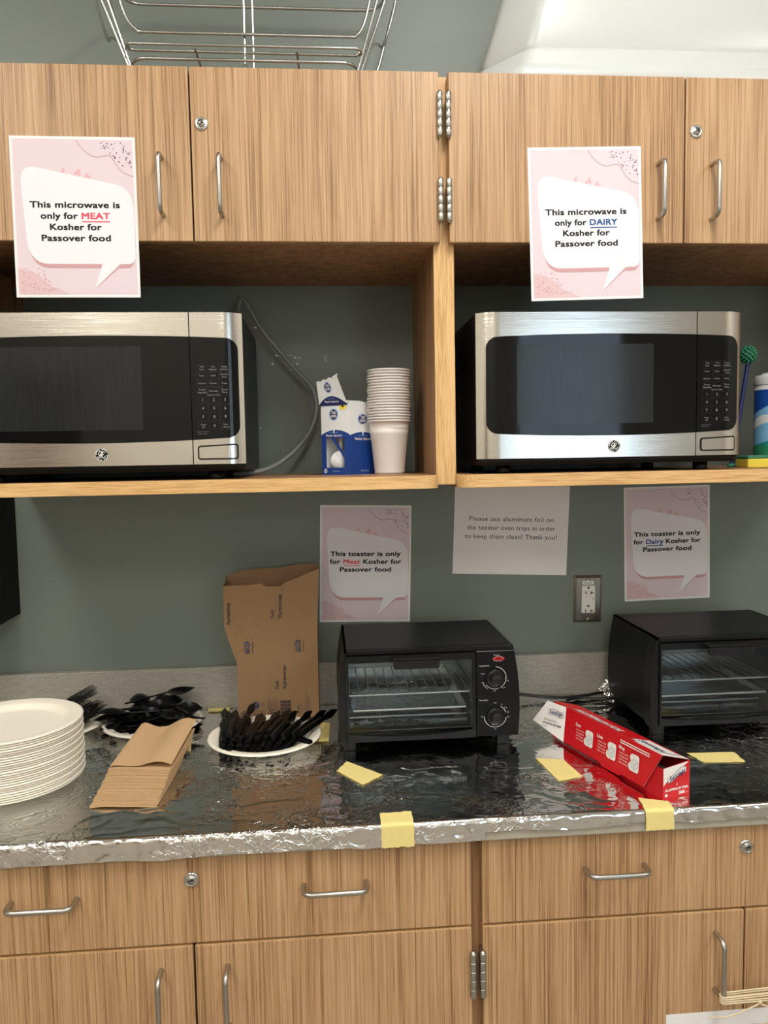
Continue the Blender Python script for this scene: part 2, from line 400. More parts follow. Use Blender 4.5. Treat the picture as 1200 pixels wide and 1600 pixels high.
def tag(o, label=None, cat=None, group=None, kind=None):
    if label: o['label'] = label
    if cat: o['category'] = cat
    if group: o['group'] = group
    if kind: o['kind'] = kind
    return o
def thing(name, label, cat, loc=(0, 0, 0), rz=0.0, group=None):
    o = bpy.data.objects.new(name, None); COL.objects.link(o); o.empty_display_size = 0.02
    o.location = loc; o.rotation_euler = (0, 0, rz)
    return tag(o, label, cat, group)
def dup(o, label, loc=None, rot=None):
    """copy of a thing with copies of its parts and sub-parts"""
    c = o.copy(); COL.objects.link(c)
    if loc is not None: c.location = loc
    if rot is not None: c.rotation_euler = rot
    c['label'] = label
    for ch in list(o.children):
        d = ch.copy(); COL.objects.link(d); d.parent = c
        for g in list(ch.children):
            e = g.copy(); COL.objects.link(e); e.parent = d
    return c
ORD = ['topmost', 'second', 'third', 'fourth', 'fifth', 'sixth', 'seventh', 'eighth', 'ninth', 'tenth', 'eleventh', 'twelfth', 'thirteenth',
       'fourteenth', 'fifteenth', 'sixteenth', 'seventeenth', 'eighteenth', 'nineteenth', 'twentieth', 'twenty-first', 'twenty-second',
       'twenty-third', 'twenty-fourth', 'twenty-fifth', 'twenty-sixth', 'twenty-seventh']

# ------------------------------------------------------------------ the room
XL, XR, YF = -2.7, 2.9, -4.5
def struct(mb, name):
    o = mb.build(name); o['kind'] = 'structure'; return o
w = MB().box(XL, XR, 0, 0.1, 0, CEIL, 'wall')
def chip(pts):   # scuffs where the paint came off
    w.add([(x, -0.0004, z) for x, z in pts], [tuple(range(len(pts)))], 'chip')
random.seed(4)
for (x, z, r) in [(-0.382, 1.786, 0.004), (-0.336, 1.722, 0.003), (-0.312, 1.716, 0.0025), (-0.294, 1.717, 0.003), (-0.283, 1.716, 0.003), (-0.392, 1.704, 0.002),
                  (-0.345, 1.703, 0.0035), (-0.303, 1.702, 0.003), (-0.297, 1.703, 0.0025), (-0.289, 1.703, 0.003), (-0.300, 1.695, 0.003), (-0.304, 1.690, 0.002),
                  (-0.383, 1.698, 0.0018), (-0.377, 1.556, 0.002)]:
    chip([(x+r*random.uniform(0.5, 1.4)*cos(a), z+r*random.uniform(0.4, 1.0)*sin(a)) for a in (0, 0.9, 1.9, 2.9, 3.9, 5.1)])
for (x0, z0, x1, z1) in [(-0.336, 1.7215, -0.300, 1.7225), (-0.226, 1.722, -0.222, 1.704), (-0.222, 1.722, -0.220, 1.708)]:
    L_, R_ = stroke([(x0, z0), ((x0+x1)/2, (z0+z1)/2), (x1, z1)], 0.0007)
    w.add([(x, -0.0004, z) for x, z in L_+R_], [(0, 3, 4, 1), (1, 4, 5, 2)], 'chip')
struct(w, 'wall_back')
struct(MB().box(XL-0.1, XL, YF, 0.1, 0, CEIL, 'cream_wall'), 'wall_left')
struct(MB().box(XR, XR+0.1, YF, 0.1, 0, CEIL, 'cream_wall'), 'wall_right')
struct(MB().box(XL-0.1, XR+0.1, YF-0.1, 0.1, -0.1, 0, 'floor'), 'floor')
struct(MB().box(XL-0.1, XR+0.1, YF-0.1, 0.1, CEIL, CEIL+0.1, 'ceiling'), 'ceiling')
wf = MB()
wf.box(XL-0.1, WX0, YF-0.1, YF, 0, CEIL, 'cream_wall').box(WX1, XR+0.1, YF-0.1, YF, 0, CEIL, 'cream_wall')
wf.box(WX0, WX1, YF-0.1, YF, 0, WZ0, 'cream_wall').box(WX0, WX1, YF-0.1, YF, WZ1, CEIL, 'cream_wall')
struct(wf, 'wall_front')
wn = MB()
for x0, x1, z0, z1 in [(WX0, WX0+0.05, WZ0, WZ1), (WX1-0.05, WX1, WZ0, WZ1), (WX0+0.05, WX1-0.05, WZ0, WZ0+0.05), (WX0+0.05, WX1-0.05, WZ1-0.05, WZ1)]:
    wn.box(x0, x1, YF-0.07, YF-0.01, z0, z1, 'frame_white', 0.004)
win = struct(wn, 'window_1')
MB().box(WX0+0.05, WX1-0.05, YF-0.045, YF-0.04, WZ0+0.05, WZ1-0.05, 'window_glass').build('pane', win)
MB().box(WX0-0.04, WX1+0.04, YF, YF+0.05, WZ0-0.03, WZ0, 'frame_white', 0.004).build('window_sill', win)
dr = MB().box(-2.65, -1.95, YF, YF+0.03, 0, 2.1, 'door_wood', 0.003)  # unseen door added as something dark for the left microwave's glass to mirror
dr_o = struct(dr, 'added_door_1')
MB().lathe([(0.0001, 0.07), (0.022, 0.068), (0.026, 0.05), (0.018, 0.03), (0.01, 0.025), (0.01, 0.0)], 'nickel', 16, (-2.02, YF+0.03, 1.0), 'y').build('door_knob', dr_o)
for nm, (x0, x1, y0, y1) in dict(left=(XL, XL+0.012, YF, 0), right=(XR-0.012, XR, YF, 0), front=(-1.95, XR, YF, YF+0.012)).items():
    struct(MB().box(x0, x1, y0, y1, 0, 0.1, 'charcoal'), 'baseboard_'+nm)
where = ['over the counter in front of the wall cabinets', 'on the left side of the room', 'on the right side of the room', 'at the back of the room, nearer the middle', 'added at the rear left to brighten the wall there']
for (px, py, sx, sy), wh in zip(PANELS, where):
    t = thing('ceiling_light', 'flat white rectangular ceiling light panel '+wh, 'ceiling light', (px, py, CEIL))
    fr = MB(); hx, hy = sx/2, sy/2
    for q in [(-hx, hx, -hy, -hy+0.025), (-hx, hx, hy-0.025, hy), (-hx, -hx+0.025, -hy+0.025, hy-0.025), (hx-0.025, hx, -hy+0.025, hy-0.025)]:
        fr.box(*q, -0.03, 0, 'frame_white', 0.002)
    fr.build('frame', t)
    MB().box(-hx+0.025, hx-0.025, -hy+0.025, hy-0.025, -0.02, -0.012, 'panel').build('diffuser', t)

# ------------------------------------------------------------------ cabinets
UD, UT, UB, SH = -0.367, 2.1823, 1.8786, 1.449      # upper door face, cabinet top, door bottoms, shelf top
H = 0.457
def handle(vertical, x, z, y, parent, L=0.108, name='handle'):
    r, st = 0.0042, 0.031
    hl = L/2 - r; k = 0.012
    prof = [(-hl, 0.0)] + [(-hl, -st+k)] + [(-hl + k*(1-cos(a)), -st+k - k*sin(a)) for a in (0.4, 0.8, 1.2, pi/2)]
    prof = prof + [(-a, b_) for a, b_ in reversed(prof)]
    pts = [((x, y+b_, z+a) if vertical else (x+a, y+b_, z)) for a, b_ in prof]
    mb = MB().tube(pts, r, 'nickel', 10)
    return mb.build(name, parent)
def lock(x, z, y, parent):
    mb = MB().lathe([(0.0001, -0.004), (0.0075, -0.004), (0.0085, -0.0025), (0.0088, -0.0035), (0.0112, -0.003), (0.0122, 0.0)], 'chrome', 24, (x, y, z), 'y')
    mb.lathe([(0.0001, -0.0048), (0.0062, -0.0046), (0.0066, -0.0035)], 'nickel', 20, (x, y, z), 'y')
    a = 0.35
    pts = [(x+cos(a)*p-sin(a)*q, y-0.0052, z+sin(a)*p+cos(a)*q) for p, q in [(-0.0042, -0.0009), (0.0005, -0.0009), (0.0015, -0.0018), (0.0042, -0.0014), (0.0042, 0.0014), (0.0015, 0.0018), (0.0005, 0.0009), (-0.0042, 0.0009)]]
    mb.quad(pts, 'slot')
    return mb.build('lock', parent)
def hinge(x, z0, z1, y, parent):
    mb = MB(); n = 5; h = (z1-z0)/n
    for i in range(n):
        a, b_ = z0+i*h+0.0004, z0+(i+1)*h-0.0004
        mb.lathe([(0.0001, a), (0.0052, a), (0.0056, a+0.0008), (0.0056, b_-0.0008), (0.0052, b_), (0.0001, b_)], 'nickel', 14, (x, y, 0))
    mb.lathe([(0.0001, z0-0.003), (0.0035, z0-0.002), (0.0045, z0)], 'nickel', 12, (x, y, 0)).lathe([(0.0045, z1), (0.0035, z1+0.002), (0.0001, z1+0.003)], 'nickel', 12, (x, y, 0))
    mb.box(x-0.0012, x+0.0012, y, y+0.02, z0, z1, 'nickel')
    return mb.build('hinge', parent)
def door(x0, x1, z0, z1, y, parent, name='door', mat='laminate', grain=None):
    return MB().box(x0, x1, y, y+0.019, z0, z1, mat, 0.0016, 2).build(name, parent)

def wall_cabinet(xc, label):
    t = thing('wall_cabinet', label, 'cabinet', (xc, 0, 0)); a, b_ = xc-H, xc+H
    loc = lambda mb, n: mb.build(n, t, (-xc, 0, 0))
    fy = UD+0.0195          # front of carcass
    cs = MB()
    cs.box(a, a+0.0192, fy, -0.001, 1.4305, UT-0.001, 'inside').box(b_-0.0192, b_, fy, -0.001, 1.4305, UT-0.001, 'inside')
    cs.box(a+0.0192, b_-0.0192, fy, -0.001, UT-0.02, UT-0.001, 'inside').box(a+0.0192, b_-0.0192, fy, -0.001, UB+0.001, UB+0.02, 'inside')
    cs.box(a+0.0192, b_-0.0192, -0.012, -0.001, UB+0.02, UT-0.02, 'inside')
    loc(cs, 'carcass')
    ef = MB()
    for x0, x1 in ((a, a+0.0192), (b_-0.0192, b_)): ef.box(x0, x1, fy-0.0012, fy, 1.4305, UT-0.001, 'oak_v')
    ef.box(a+0.0192, b_-0.0192, fy-0.0012, fy, UB+0.001, UB+0.02, 'oak_h')
    loc(ef, 'front_edging')
    for k, (x0, x1) in enumerate(((a+0.009, xc-0.0015), (xc+0.0015, b_-0.009))):
        d = MB().box(x0, x1, UD, UD+0.0175, UB, UT, 'laminate', 0.0016).build('door', t, (-xc, 0, 0))
        hx = xc-0.052 if k == 0 else xc+0.052
        handle(True, hx, 1.9735, UD, d)
        if k: lock(xc+0.0205, 2.0835, UD, d)
        ex = x0-0.001 if k == 0 else x1+0.001
        for z0, z1 in ((2.067, 2.1445), (1.9155, 1.9915)): hinge(ex, z0, z1, UD-0.0045, d)
    return t
wall_cabinet(-H, 'oak-look wall cabinet above the left microwave, sign about meat on its door')
wall_cabinet(H, 'oak-look wall cabinet above the right microwave, sign about dairy on its door')

def shelf(xc, label):
    t_, z0 = 0.0245, 1.4246
    x0, x1, yb, yf, r = xc-H+0.0196, xc+H-0.0196, -0.001, -0.392, 0.034
    out = [(x0, yb)] + [(x0+r-r*cos(a), yf+r-r*sin(a)) for a in [i*pi/16 for i in range(9)]] + [(x1-r+r*sin(a), yf+r-r*cos(a)) for a in [i*pi/16 for i in range(9)]] + [(x1, yb)]
    th = thing('shelf', label, 'shelf', (xc, 0, 0))
    MB().prism(out, lambda a, b_, d: (a, b_, d), z0, z0+t_, 'inside').build('board', th, (-xc, 0, 0))
    # oak lipping that runs round the front
    cr = out[1:-1]; n = len(cr); nr = []
    for i in range(n):
        p, q = cr[max(i-1, 0)], cr[min(i+1, n-1)]; dx, dy = q[0]-p[0], q[1]-p[1]; k = sqrt(dx*dx+dy*dy); nr.append((dy/k, -dx/k))
    m = MB(); vs = []
    for (x, y), (nx, ny) in zip(cr, nr):
        for off, z in ((0, z0), (0.0015, z0+0.0008), (0.0015, z0+t_-0.0008), (0, z0+t_)): vs.append((x+nx*off, y+ny*off, z))
    m.add(vs, [(i*4+k, (i+1)*4+k, (i+1)*4+k+1, i*4+k+1) for i in range(n-1) for k in range(3)], 'oak_h')
    m.build('edge_lipping', th, (-xc, 0, 0))
shelf(-H, 'oak-edged shelf holding the left microwave, spoon box and cups')
shelf(H, 'oak-edged shelf holding the right microwave and cleaning things')

BD = -0.6137
def base_cabinet(xc, label, drawer_handles):
    t = thing('base_cabinet', label, 'cabinet', (xc, 0, 0)); a, b_ = xc-H, xc+H
    fy = BD+0.0195
    cs = MB()
    cs.box(a, a+0.0192, fy, -0.021, 0.1, 0.8635, 'inside').box(b_-0.0192, b_, fy, -0.021, 0.1, 0.8635, 'inside')
    cs.box(a+0.0192, b_-0.0192, fy, -0.021, 0.1, 0.119, 'inside').box(a+0.0192, b_-0.0192, -0.04, -0.021, 0.119, 0.8635, 'inside')
    cs.box(a+0.0192, b_-0.0192, fy, fy+0.04, 0.845, 0.8635, 'inside').box(a+0.0192, b_-0.0192, fy, fy+0.04, 0.705, 0.724, 'shadow_gap')
    cs.box(xc-0.0096, xc+0.0096, fy, fy+0.04, 0.119, 0.705, 'shadow_gap')
    cs.build('carcass', t, (-xc, 0, 0))
    MB().box(a, b_, BD+0.075, BD+0.093, 0.0, 0.1, 'charcoal').build('toe_kick', t, (-xc, 0, 0))
    d = MB().box(a+0.009, b_-0.009, BD, BD+0.0185, 0.7187, 0.8625, 'laminate', 0.0016).build('drawer', t, (-xc, 0, 0))
    for hx in drawer_handles: handle(False, xc+hx, 0.804, BD, d)
    lock(xc, 0.8248, BD, d)
    for k, (x0, x1) in enumerate(((a+0.009, xc-0.0015), (xc+0.0015, b_-0.009))):
        d = MB().box(x0, x1, BD, BD+0.0185, 0.115, 0.7142, 'laminate', 0.0016).build('door', t, (-xc, 0, 0))
        MB().box(x0+0.0016, x1-0.0016, BD+0.0017, BD+0.017, 0.7142, 0.71445, 'oak_h').build('top_edging', d)
        handle(True, xc-0.052 if k == 0 else xc+0.052, 0.628, BD, d)
        ex = x0-0.001 if k == 0 else x1+0.001
        for z0, z1 in ((0.597, 0.6735), (0.16, 0.236)): hinge(ex, z0, z1, BD-0.0045, d)
base_cabinet(-H, 'oak-look base cabinet under the left half of the counter, drawer with two handles', (-0.2265, 0.2265))
base_cabinet(H, 'oak-look base cabinet under the right half, white string tied to its door handle', (-0.2265, 0.2265))

ct = thing('countertop', 'grey laminate countertop with low backsplash, mostly covered in aluminum foil', 'countertop', (0, 0, 0))
MB().box(-1.02, 0.95, -0.6240, -0.0005, 0.8642, 0.8998, 'edge', 0.003).build('worktop', ct)
MB().box(-1.02, 0.95, -0.0195, -0.0005, 0.9, 1.0015, 'linen', 0.002).build('backsplash', ct)

# ------------------------------------------------------------------ paper signs
random.seed(11)
DOTS_TR = [(random.uniform(0.0, 1), random.uniform(0, 1)) for _ in range(60)]
DOTS_BL = [(random.uniform(0.0, 1), random.uniform(0, 1)) for _ in range(70)]
def sign(label, x, z, rot, y, lines, tapes=(), curl=0.0):
    W, Hh = 0.216, 0.279
    t = thing('paper_sign', label, 'sign', (x, y, z)); t.rotation_euler = (0, -rot, 0)
    def S(lay):      # (u from left, v from top) in fractions of the sheet -> local point in front of the wall
        def g(u, v):
            c = curl*max(0, v-0.62)**2*0.1
            return ((u-0.5)*W, -0.0003-lay*0.00012-c, (0.5-v)*Hh)
        return g
    m = MB()
    m.grid(lambda a, b_: S(0)(a, 1-b_), 4, 24, 'paper', thick=0.0002)
    def flat(lay, pts, mat):       # outline cut into horizontal strips so it follows the curl
        vs = [p[1] for p in pts]; v0, v1 = min(vs), max(vs)
        m.add([S(lay)(*p) for p in pts], [tuple(range(len(pts)))], mat)
    if curl:
        m.grid(lambda a, b_: S(1)(0.022+0.956*a, 0.982-0.964*b_), 4, 24, 'pink')
    else:
        flat(1, [(0.022, 0.982), (0.978, 0.982), (0.978, 0.018), (0.022, 0.018)], 'pink')
    # soft rose blob in the bottom corner
    flat(2, [(0.022, 0.982), (0.44, 0.982), (0.36, 0.955), (0.28, 0.93), (0.23, 0.89), (0.17, 0.85), (0.09, 0.83), (0.022, 0.82)], 'pink2')
    # thin wandering line
    w_ = [(0.53, 0.02), (0.56, 0.06), (0.61, 0.10), (0.68, 0.125), (0.74, 0.12), (0.79, 0.115), (0.82, 0.14), (0.86, 0.19), (0.91, 0.225), (0.978, 0.245)]
    add_stroke(m, [(p.x, p.y) for p in smooth_path([(a, b_, 0) for a, b_ in w_], 4)], 0.006, S(2), 'line')
    for a, b_ in DOTS_TR:
        u, v = 0.70+0.265*a, 0.03+0.155*b_
        if (1-a)*0.9+b_*0.75 > 1.0: continue
        r = 0.0065*random.uniform(0.6, 1.0)
        flat(3, [(u+r*cos(k*pi/3), v+r*0.72*sin(k*pi/3)) for k in range(6)], 'dots')
    for a, b_ in DOTS_BL:
        u, v = 0.05+0.30*a, 0.815+0.15*b_
        if a*0.8+(1-b_)*0.45 > 0.85: continue
        r = 0.0055*random.uniform(0.6, 1.0)
        flat(3, [(u+r*cos(k*pi/3), v+r*0.72*sin(k*pi/3)) for k in range(6)], 'rosedots')
    # coral sprig behind the bubble
    for (u, v, a, l) in [(0.41, 0.235, 80, 0.055), (0.50, 0.25, 60, 0.05), (0.545, 0.24, 100, 0.05), (0.585, 0.26, 55, 0.05), (0.45, 0.255, 120, 0.04), (0.62, 0.265, 80, 0.03)]:
        ca, sa = cos(radians(a)), -sin(radians(a))
        flat(3, [(u+ca*p-sa*q, v+(sa*p+ca*q)*0.8) for p, q in [(-l*0.4, 0.006), (l*0.5, 0.013), (l*0.9, 0.01), (l, 0), (l*0.9, -0.01), (l*0.5, -0.013), (-l*0.4, -0.006)]], 'sprig')
    bub = round_poly([(0.065, 0.17), (0.972, 0.315), (0.972, 0.79), (0.845, 0.79), (0.635, 0.945), (0.70, 0.79), (0.115, 0.79)], [0.14, 0.15, 0.12, 0.012, 0.004, 0.004, 0.16], 7)
    sh = round_poly([(0.075, 0.2), (0.962, 0.34), (0.962, 0.815), (0.83, 0.815), (0.64, 0.945), (0.69, 0.815), (0.13, 0.815)], [0.14, 0.15, 0.12, 0.01, 0.004, 0.004, 0.15], 7)
    flat(4, sh, 'rose'); flat(5, bub, 'bubble')
    for (v, width, bits) in lines:
        # one line of bold type; bits are (word, ink); underlined when not black
        full = ' '.join(b_[0] for b_ in bits)
        allv, _ = letters(full); X0, X1 = min(q[0] for q in allv), max(q[0] for q in allv)
        k = width/(X1-X0); cur = 0.5-width/2
        sz = 0.0150/Hh
        for i, (word, ink) in enumerate(bits):
            pre, _ = letters(' '.join(b_[0] for b_ in bits[:i+1])); xe = max(q[0] for q in pre)
            wv, _ = letters(word); x0, x1 = min(q[0] for q in wv), max(q[0] for q in wv)
            left = 0.5-width/2+(xe-X0-(x1-x0))*k
            m.text(word, lambda a, b_: S(6)(a, v-b_), ink, width=(x1-x0)*k, size=sz, bold=0.03, cx=left, align='L')
            if ink != 'ink':
                flat(6, [(left, v+0.014), (left+(x1-x0)*k, v+0.014), (left+(x1-x0)*k, v+0.021), (left, v+0.021)], ink)
    m.build('printed_sheet', t)
    for (u0, u1, v0, v1) in tapes:
        MB().add([S(7)(u0, v1), S(7)(u1, v1), S(7)(u1, v0), S(7)(u0, v0)], [(0, 1, 2, 3)], 'clear_tape').build('tape_strip', t)
    return t
I = 'ink'
mw = lambda word, ink: [(0.44, 0.715, [('This', I), ('microwave', I), ('is', I)]), (0.509, 0.55, [('only', I), ('for', I), (word, ink)]),
                        (0.578, 0.41, [('Kosher', I), ('for', I)]), (0.647, 0.55, [('Passover', I), ('food', I)])]
to = lambda word, ink: [(0.432, 0.77, [('This', I), ('toaster', I), ('is', I), ('only', I)]), (0.499, 0.78, [('for', I), (word, ink), ('Kosher', I), ('for', I)]),
                        (0.566, 0.56, [('Passover', I), ('food', I)])]
sign('pink speech-bubble sign saying microwave is only for MEAT, on left cabinet door', -0.6624, 1.9189, -0.0016, UD-0.0004, mw('MEAT', 'red_ink'))
sign('pink speech-bubble sign saying microwave is only for DAIRY, on right cabinet door', 0.2667, 1.9135, 0.0254, UD-0.0004, mw('DAIRY', 'blue_ink'), [(0.36, 0.62, -0.012, 0.045)])
sign('pink sign saying toaster is only for Meat, on the wall behind the paper bag', -0.1397, 1.2323, -0.0273, -0.0004, to('Meat', 'red_ink'), [(0.17, 0.78, -0.04, 0.012), (0.3, 0.7, 0.985, 1.03)])
sign('pink sign saying toaster is only for Dairy, on the wall right of the outlet', 0.6, 1.262, 0.0137, -0.0004, to('Dairy', 'blue_ink'), [(0.2, 0.7, 0.985, 1.03)])
t = thing('paper_notice', 'plain white notice asking to use aluminum foil on the toaster oven trays', 'notice', (0.2124, -0.0004, 1.3044)); t.rotation_euler = (0, 0.0427, 0)
m = MB(); W, Hh = 0.279, 0.216
P_ = lambda lay: (lambda u, v: ((u-0.5)*W, -0.0004-lay*0.0002-0.004*max(0, u-0.6)**2, (0.5-v)*Hh))
m.grid(lambda a, b_: P_(0)(a, 1-b_), 12, 6, 'paper', thick=0.0002)
for v, wd_, s_ in [(0.405, 0.735, 'Please use aluminum foil on'), (0.503, 0.77, 'the toaster oven trays in order'), (0.601, 0.805, 'to keep them clean! Thank you!')]:
    m.text(s_, lambda a, b_: P_(1)(a, v-b_), 'ink', width=wd_, size=0.0155/Hh, bold=0.0, cx=0.5)
m.build('printed_sheet', t)
MB().add([(-0.07, -0.0012, -0.113), (0.03, -0.0012, -0.113), (0.03, -0.0012, -0.1035), (-0.07, -0.0012, -0.1035)], [(0, 1, 2, 3)], 'clear_tape').build('tape_strip', t)

# ------------------------------------------------------------------ wall outlet, dispenser
t = thing('wall_outlet', 'stainless wall plate with white double outlet between the notice and dairy sign', 'outlet', (0.4003, -0.0002, 1.1312))
t.rotation_euler = (0, 0.012, 0)
m = MB(); a, b_ = 0.035, 0.0575
o, i_ = [(-a, -b_), (a, -b_), (a, b_), (-a, b_)], [(-a+0.006, -b_+0.006), (a-0.006, -b_+0.006), (a-0.006, b_-0.006), (-a+0.006, b_-0.006)]
vs = [(x, 0, z) for x, z in o] + [(x, -0.0015, z) for x, z in o] + [(x, -0.0055, z) for x, z in i_]
m.add(vs, [(k, (k+1) % 4, 4+(k+1) % 4, 4+k) for k in range(4)] + [(4+k, 4+(k+1) % 4, 8+(k+1) % 4, 8+k) for k in range(4)] + [(8, 9, 10, 11)], 'plate_steel')
m.build('wall_plate', t)
m = MB()
m.prism(rrect(-0.0165, 0.0165, -0.034, 0.033, 0.002), lambda a, b_, d: (a, d, b_), -0.0052, -0.0075, 'outlet_white')
for zc in (0.0, -0.045):
    m.prism(arc(0.0, 0.028+zc, 0.0027, 0, 360, 12)[:-1], lambda a, b_, d: (a, d, b_), -0.0074, -0.0077, 'slot')
    m.prism([(-0.0075, 0.012+zc), (-0.0052, 0.012+zc), (-0.0052, 0.0195+zc), (-0.0075, 0.0195+zc)], lambda a, b_, d: (a, d, b_), -0.0074, -0.0077, 'slot')
    m.prism([(0.0055, 0.012+zc), (0.0075, 0.012+zc), (0.0075, 0.0148+zc), (0.013, 0.0148+zc), (0.013, 0.017+zc), (0.0075, 0.017+zc), (0.0075, 0.0195+zc), (0.0055, 0.0195+zc)], lambda a, b_, d: (a, d, b_), -0.0074, -0.0077, 'slot')
m.box(-0.0065, 0.0065, -0.0085, -0.007, 0.0025, 0.0072, 'outlet_white', 0.0005).box(-0.0065, 0.0065, -0.0085, -0.007, -0.009, -0.0043, 'outlet_white', 0.0005)
m.prism(arc(0.0125, 0.0005, 0.0014, 0, 360, 10)[:-1], lambda a, b_, d: (a, d, b_), -0.0074, -0.0077, 'slot')
m.build('receptacle', t)
for z, zz in ((0.0485, 1), (-0.0485, 1)):
    s_ = MB().lathe([(0.0001, -0.0078), (0.003, -0.0072), (0.0042, -0.0055)], 'chrome', 16, (0, 0, z), 'y')
    s_.box(-0.0006, 0.0006, -0.0082, -0.0076, z-0.003, z+0.003, 'slot'); s_.build('screw', t)
m = MB().box(-0.0145, 0.0135, -0.0064, -0.0056, 0.0355, 0.0445, 'outlet_white', 0.0003)
m.text('K1A-23', lambda a, b_: (a, -0.0066, b_), 'ink', width=0.018, size=0.006, bold=0.01, cx=-0.0005, cy=0.038)
m.build('circuit_label', t)

t = thing('paper_towel_dispenser', 'black plastic dispenser mounted on the wall below the left shelf', 'dispenser', (-1.09, 0, 1.14))
prof = [(0.0, 0.0), (-0.06, -0.012), (-0.2, -0.02), (-0.215, 0.03), (-0.215, 0.24), (-0.19, 0.27), (0.0, 0.27)]
m = MB(); n = len(prof)
L = [(-0.155-0.35*y*0.3, y, z) for y, z in prof]; Rr = [(0.153+0.32*y, y, z) for y, z in prof]
m.add(L+Rr, [tuple(range(n)), tuple(range(2*n-1, n-1, -1))] + [(i, n+i, n+(i+1) % n, (i+1) % n) for i in range(n)], 'black')
m.build('housing', t)
MB().box(-0.1, 0.08, -0.19, -0.09, -0.019, -0.0135, 'charcoal', 0.002).build('outlet_slot', t)

# ------------------------------------------------------------------ microwaves
def microwave(label, x, y):
    t = thing('microwave', label, 'microwave', (x, y, SH)); hw = 0.2595; z0, z1 = 0.0285, 0.302
    def fy(u):        # the front curves back a little at both ends
        k = max(0.0, (abs(u)-0.222)/(hw-0.222)); return 0.013*k*k + 0.0018*(u/hw)**2
    F = lambda off: (lambda a, b_: (a, fy(a)-off, b_))
    b = MB()
    b.box(-hw+0.002, hw-0.002, 0.014, 0.335, 0.018, 0.3065, 'black', 0.006, 3)
    for k in range(9):
        for r in range(5): b.box(-hw+0.0012, -hw+0.003, 0.2+k*0.009, 0.205+k*0.009, 0.1+r*0.03, 0.118+r*0.03, 'slot')
    b.build('case', t)
    b = MB()
    out = [(-hw+0.01, 0.012), (hw-0.01, 0.012), (hw-0.035, 0.006), (-hw+0.035, 0.006)]
    b.add([(-hw+0.004, 0.012, z0), (hw-0.004, 0.012, z0), (hw-0.004, 0.02, 0.016), (-hw+0.004, 0.02, 0.016), (-hw+0.004, 0.33, 0.016), (hw-0.004, 0.33, 0.016), (hw-0.004, 0.33, z0), (-hw+0.004, 0.33, z0)],
          [(0, 3, 2, 1), (3, 4, 5, 2), (4, 7, 6, 5), (0, 1, 6, 7), (0, 7, 4, 3), (1, 2, 5, 6)], 'charcoal')
    b.build('base_skirt', t)
    for fx in (-0.2, 0.2):
        for fy_ in (0.05, 0.3): MB().lathe([(0.0001, 0), (0.013, 0), (0.014, 0.002), (0.014, 0.017), (0.0001, 0.017)], 'black', 16, (fx, fy_, 0)).build('foot', t)
    sp = 0.1660
    def steel(u0, u1, name, n):
        m = MB()
        fr = lambda a, b_: F(0)(u0+(u1-u0)*a, z0+(z1-z0)*b_)
        m.grid(fr, n, 2, 'steel')
        us = [u0+(u1-u0)*i/n for i in range(n+1)]
        for z, fl in ((z0, 1), (z1, 0)):    # return edges
            vs = [(u, fy(u), z) for u in us]+[(u, 0.024, z) for u in us]
            m.add(vs, [(i, i+1, n+2+i, n+1+i) if not fl else (i, n+1+i, n+2+i, i+1) for i in range(n)], 'black')
        for u in (u0, u1): m.add([(u, fy(u), z0), (u, 0.024, z0), (u, 0.024, z1), (u, fy(u), z1)], [(0, 1, 2, 3)], 'steel')
        return m.build(name, t)
    dr_ = steel(-hw, sp-0.0009, 'door', 48); cp = steel(sp+0.0009, hw, 'control_panel', 18)
    top = lambda u: 0.2612-0.0058*(u/0.25)**2 ; bot = lambda u: 0.0695+0.0075*(u/0.25)**2
    L, Rg, r = -0.2425, 0.2515, 0.021
    def glass(u0, u1, rl, rr, m, off, mat):
        pts = []
        for i in range(31):
            u = u0+(u1-u0)*i/30; zt, zb = top(u), bot(u)
            for side, e, on in ((u-u0, rl, rl > 0), (u1-u, rr, rr > 0)):
                if on and side < e: q = e-sqrt(max(0, e*e-(e-side)**2)); zt -= q; zb += q
            pts.append((u, zb, zt))
        # tight sampling in the rounded corners
        ext = []
        for k in range(1, 9):
            for on, u in ((rl > 0, u0+r*(1-cos(k*pi/18))), (rr > 0, u1-r*(1-cos(k*pi/18)))):
                if on:
                    side = min(u-u0 if rl else 9, u1-u if rr else 9); q = r-sqrt(max(0, r*r-(r-side)**2)); ext.append((u, bot(u)+q, top(u)-q))
        pts = sorted(pts+ext); n = len(pts); f = F(off)
        m.add([f(u, zb) for u, zb, zt in pts]+[f(u, zt) for u, zb, zt in pts], [(i, i+1, n+i+1, n+i) for i in range(n-1)], mat, True)
        m.add([f(u, zb) for u, zb, zt in pts]+[(f(u, zb)[0], fy(u)+0.0005, zb) for u, zb, zt in pts], [(i+1, i, n+i, n+i+1) for i in range(n-1)], 'black')
        m.add([f(u, zt) for u, zb, zt in pts]+[(f(u, zt)[0], fy(u)+0.0005, zt) for u, zb, zt in pts], [(i, i+1, n+i+1, n+i) for i in range(n-1)], 'black')
    m = MB(); glass(L, sp-0.0009, r, 0, m, 0.0012, 'black_glass'); m.build('door_glass', dr_)
    m = MB(); m.grid(lambda a, b_: F(0.0016)(-0.184+0.264*a, 0.0925+0.149*b_), 20, 1, 'screen'); m.build('viewing_window', dr_)
    m = MB(); glass(sp+0.0009, Rg, 0, r, m, 0.0012, 'black_glass'); m.build('keypad_glass', cp)
    m = MB(); f1 = F(0.0016)
    kx = (0.1865, 0.2065, 0.2265)
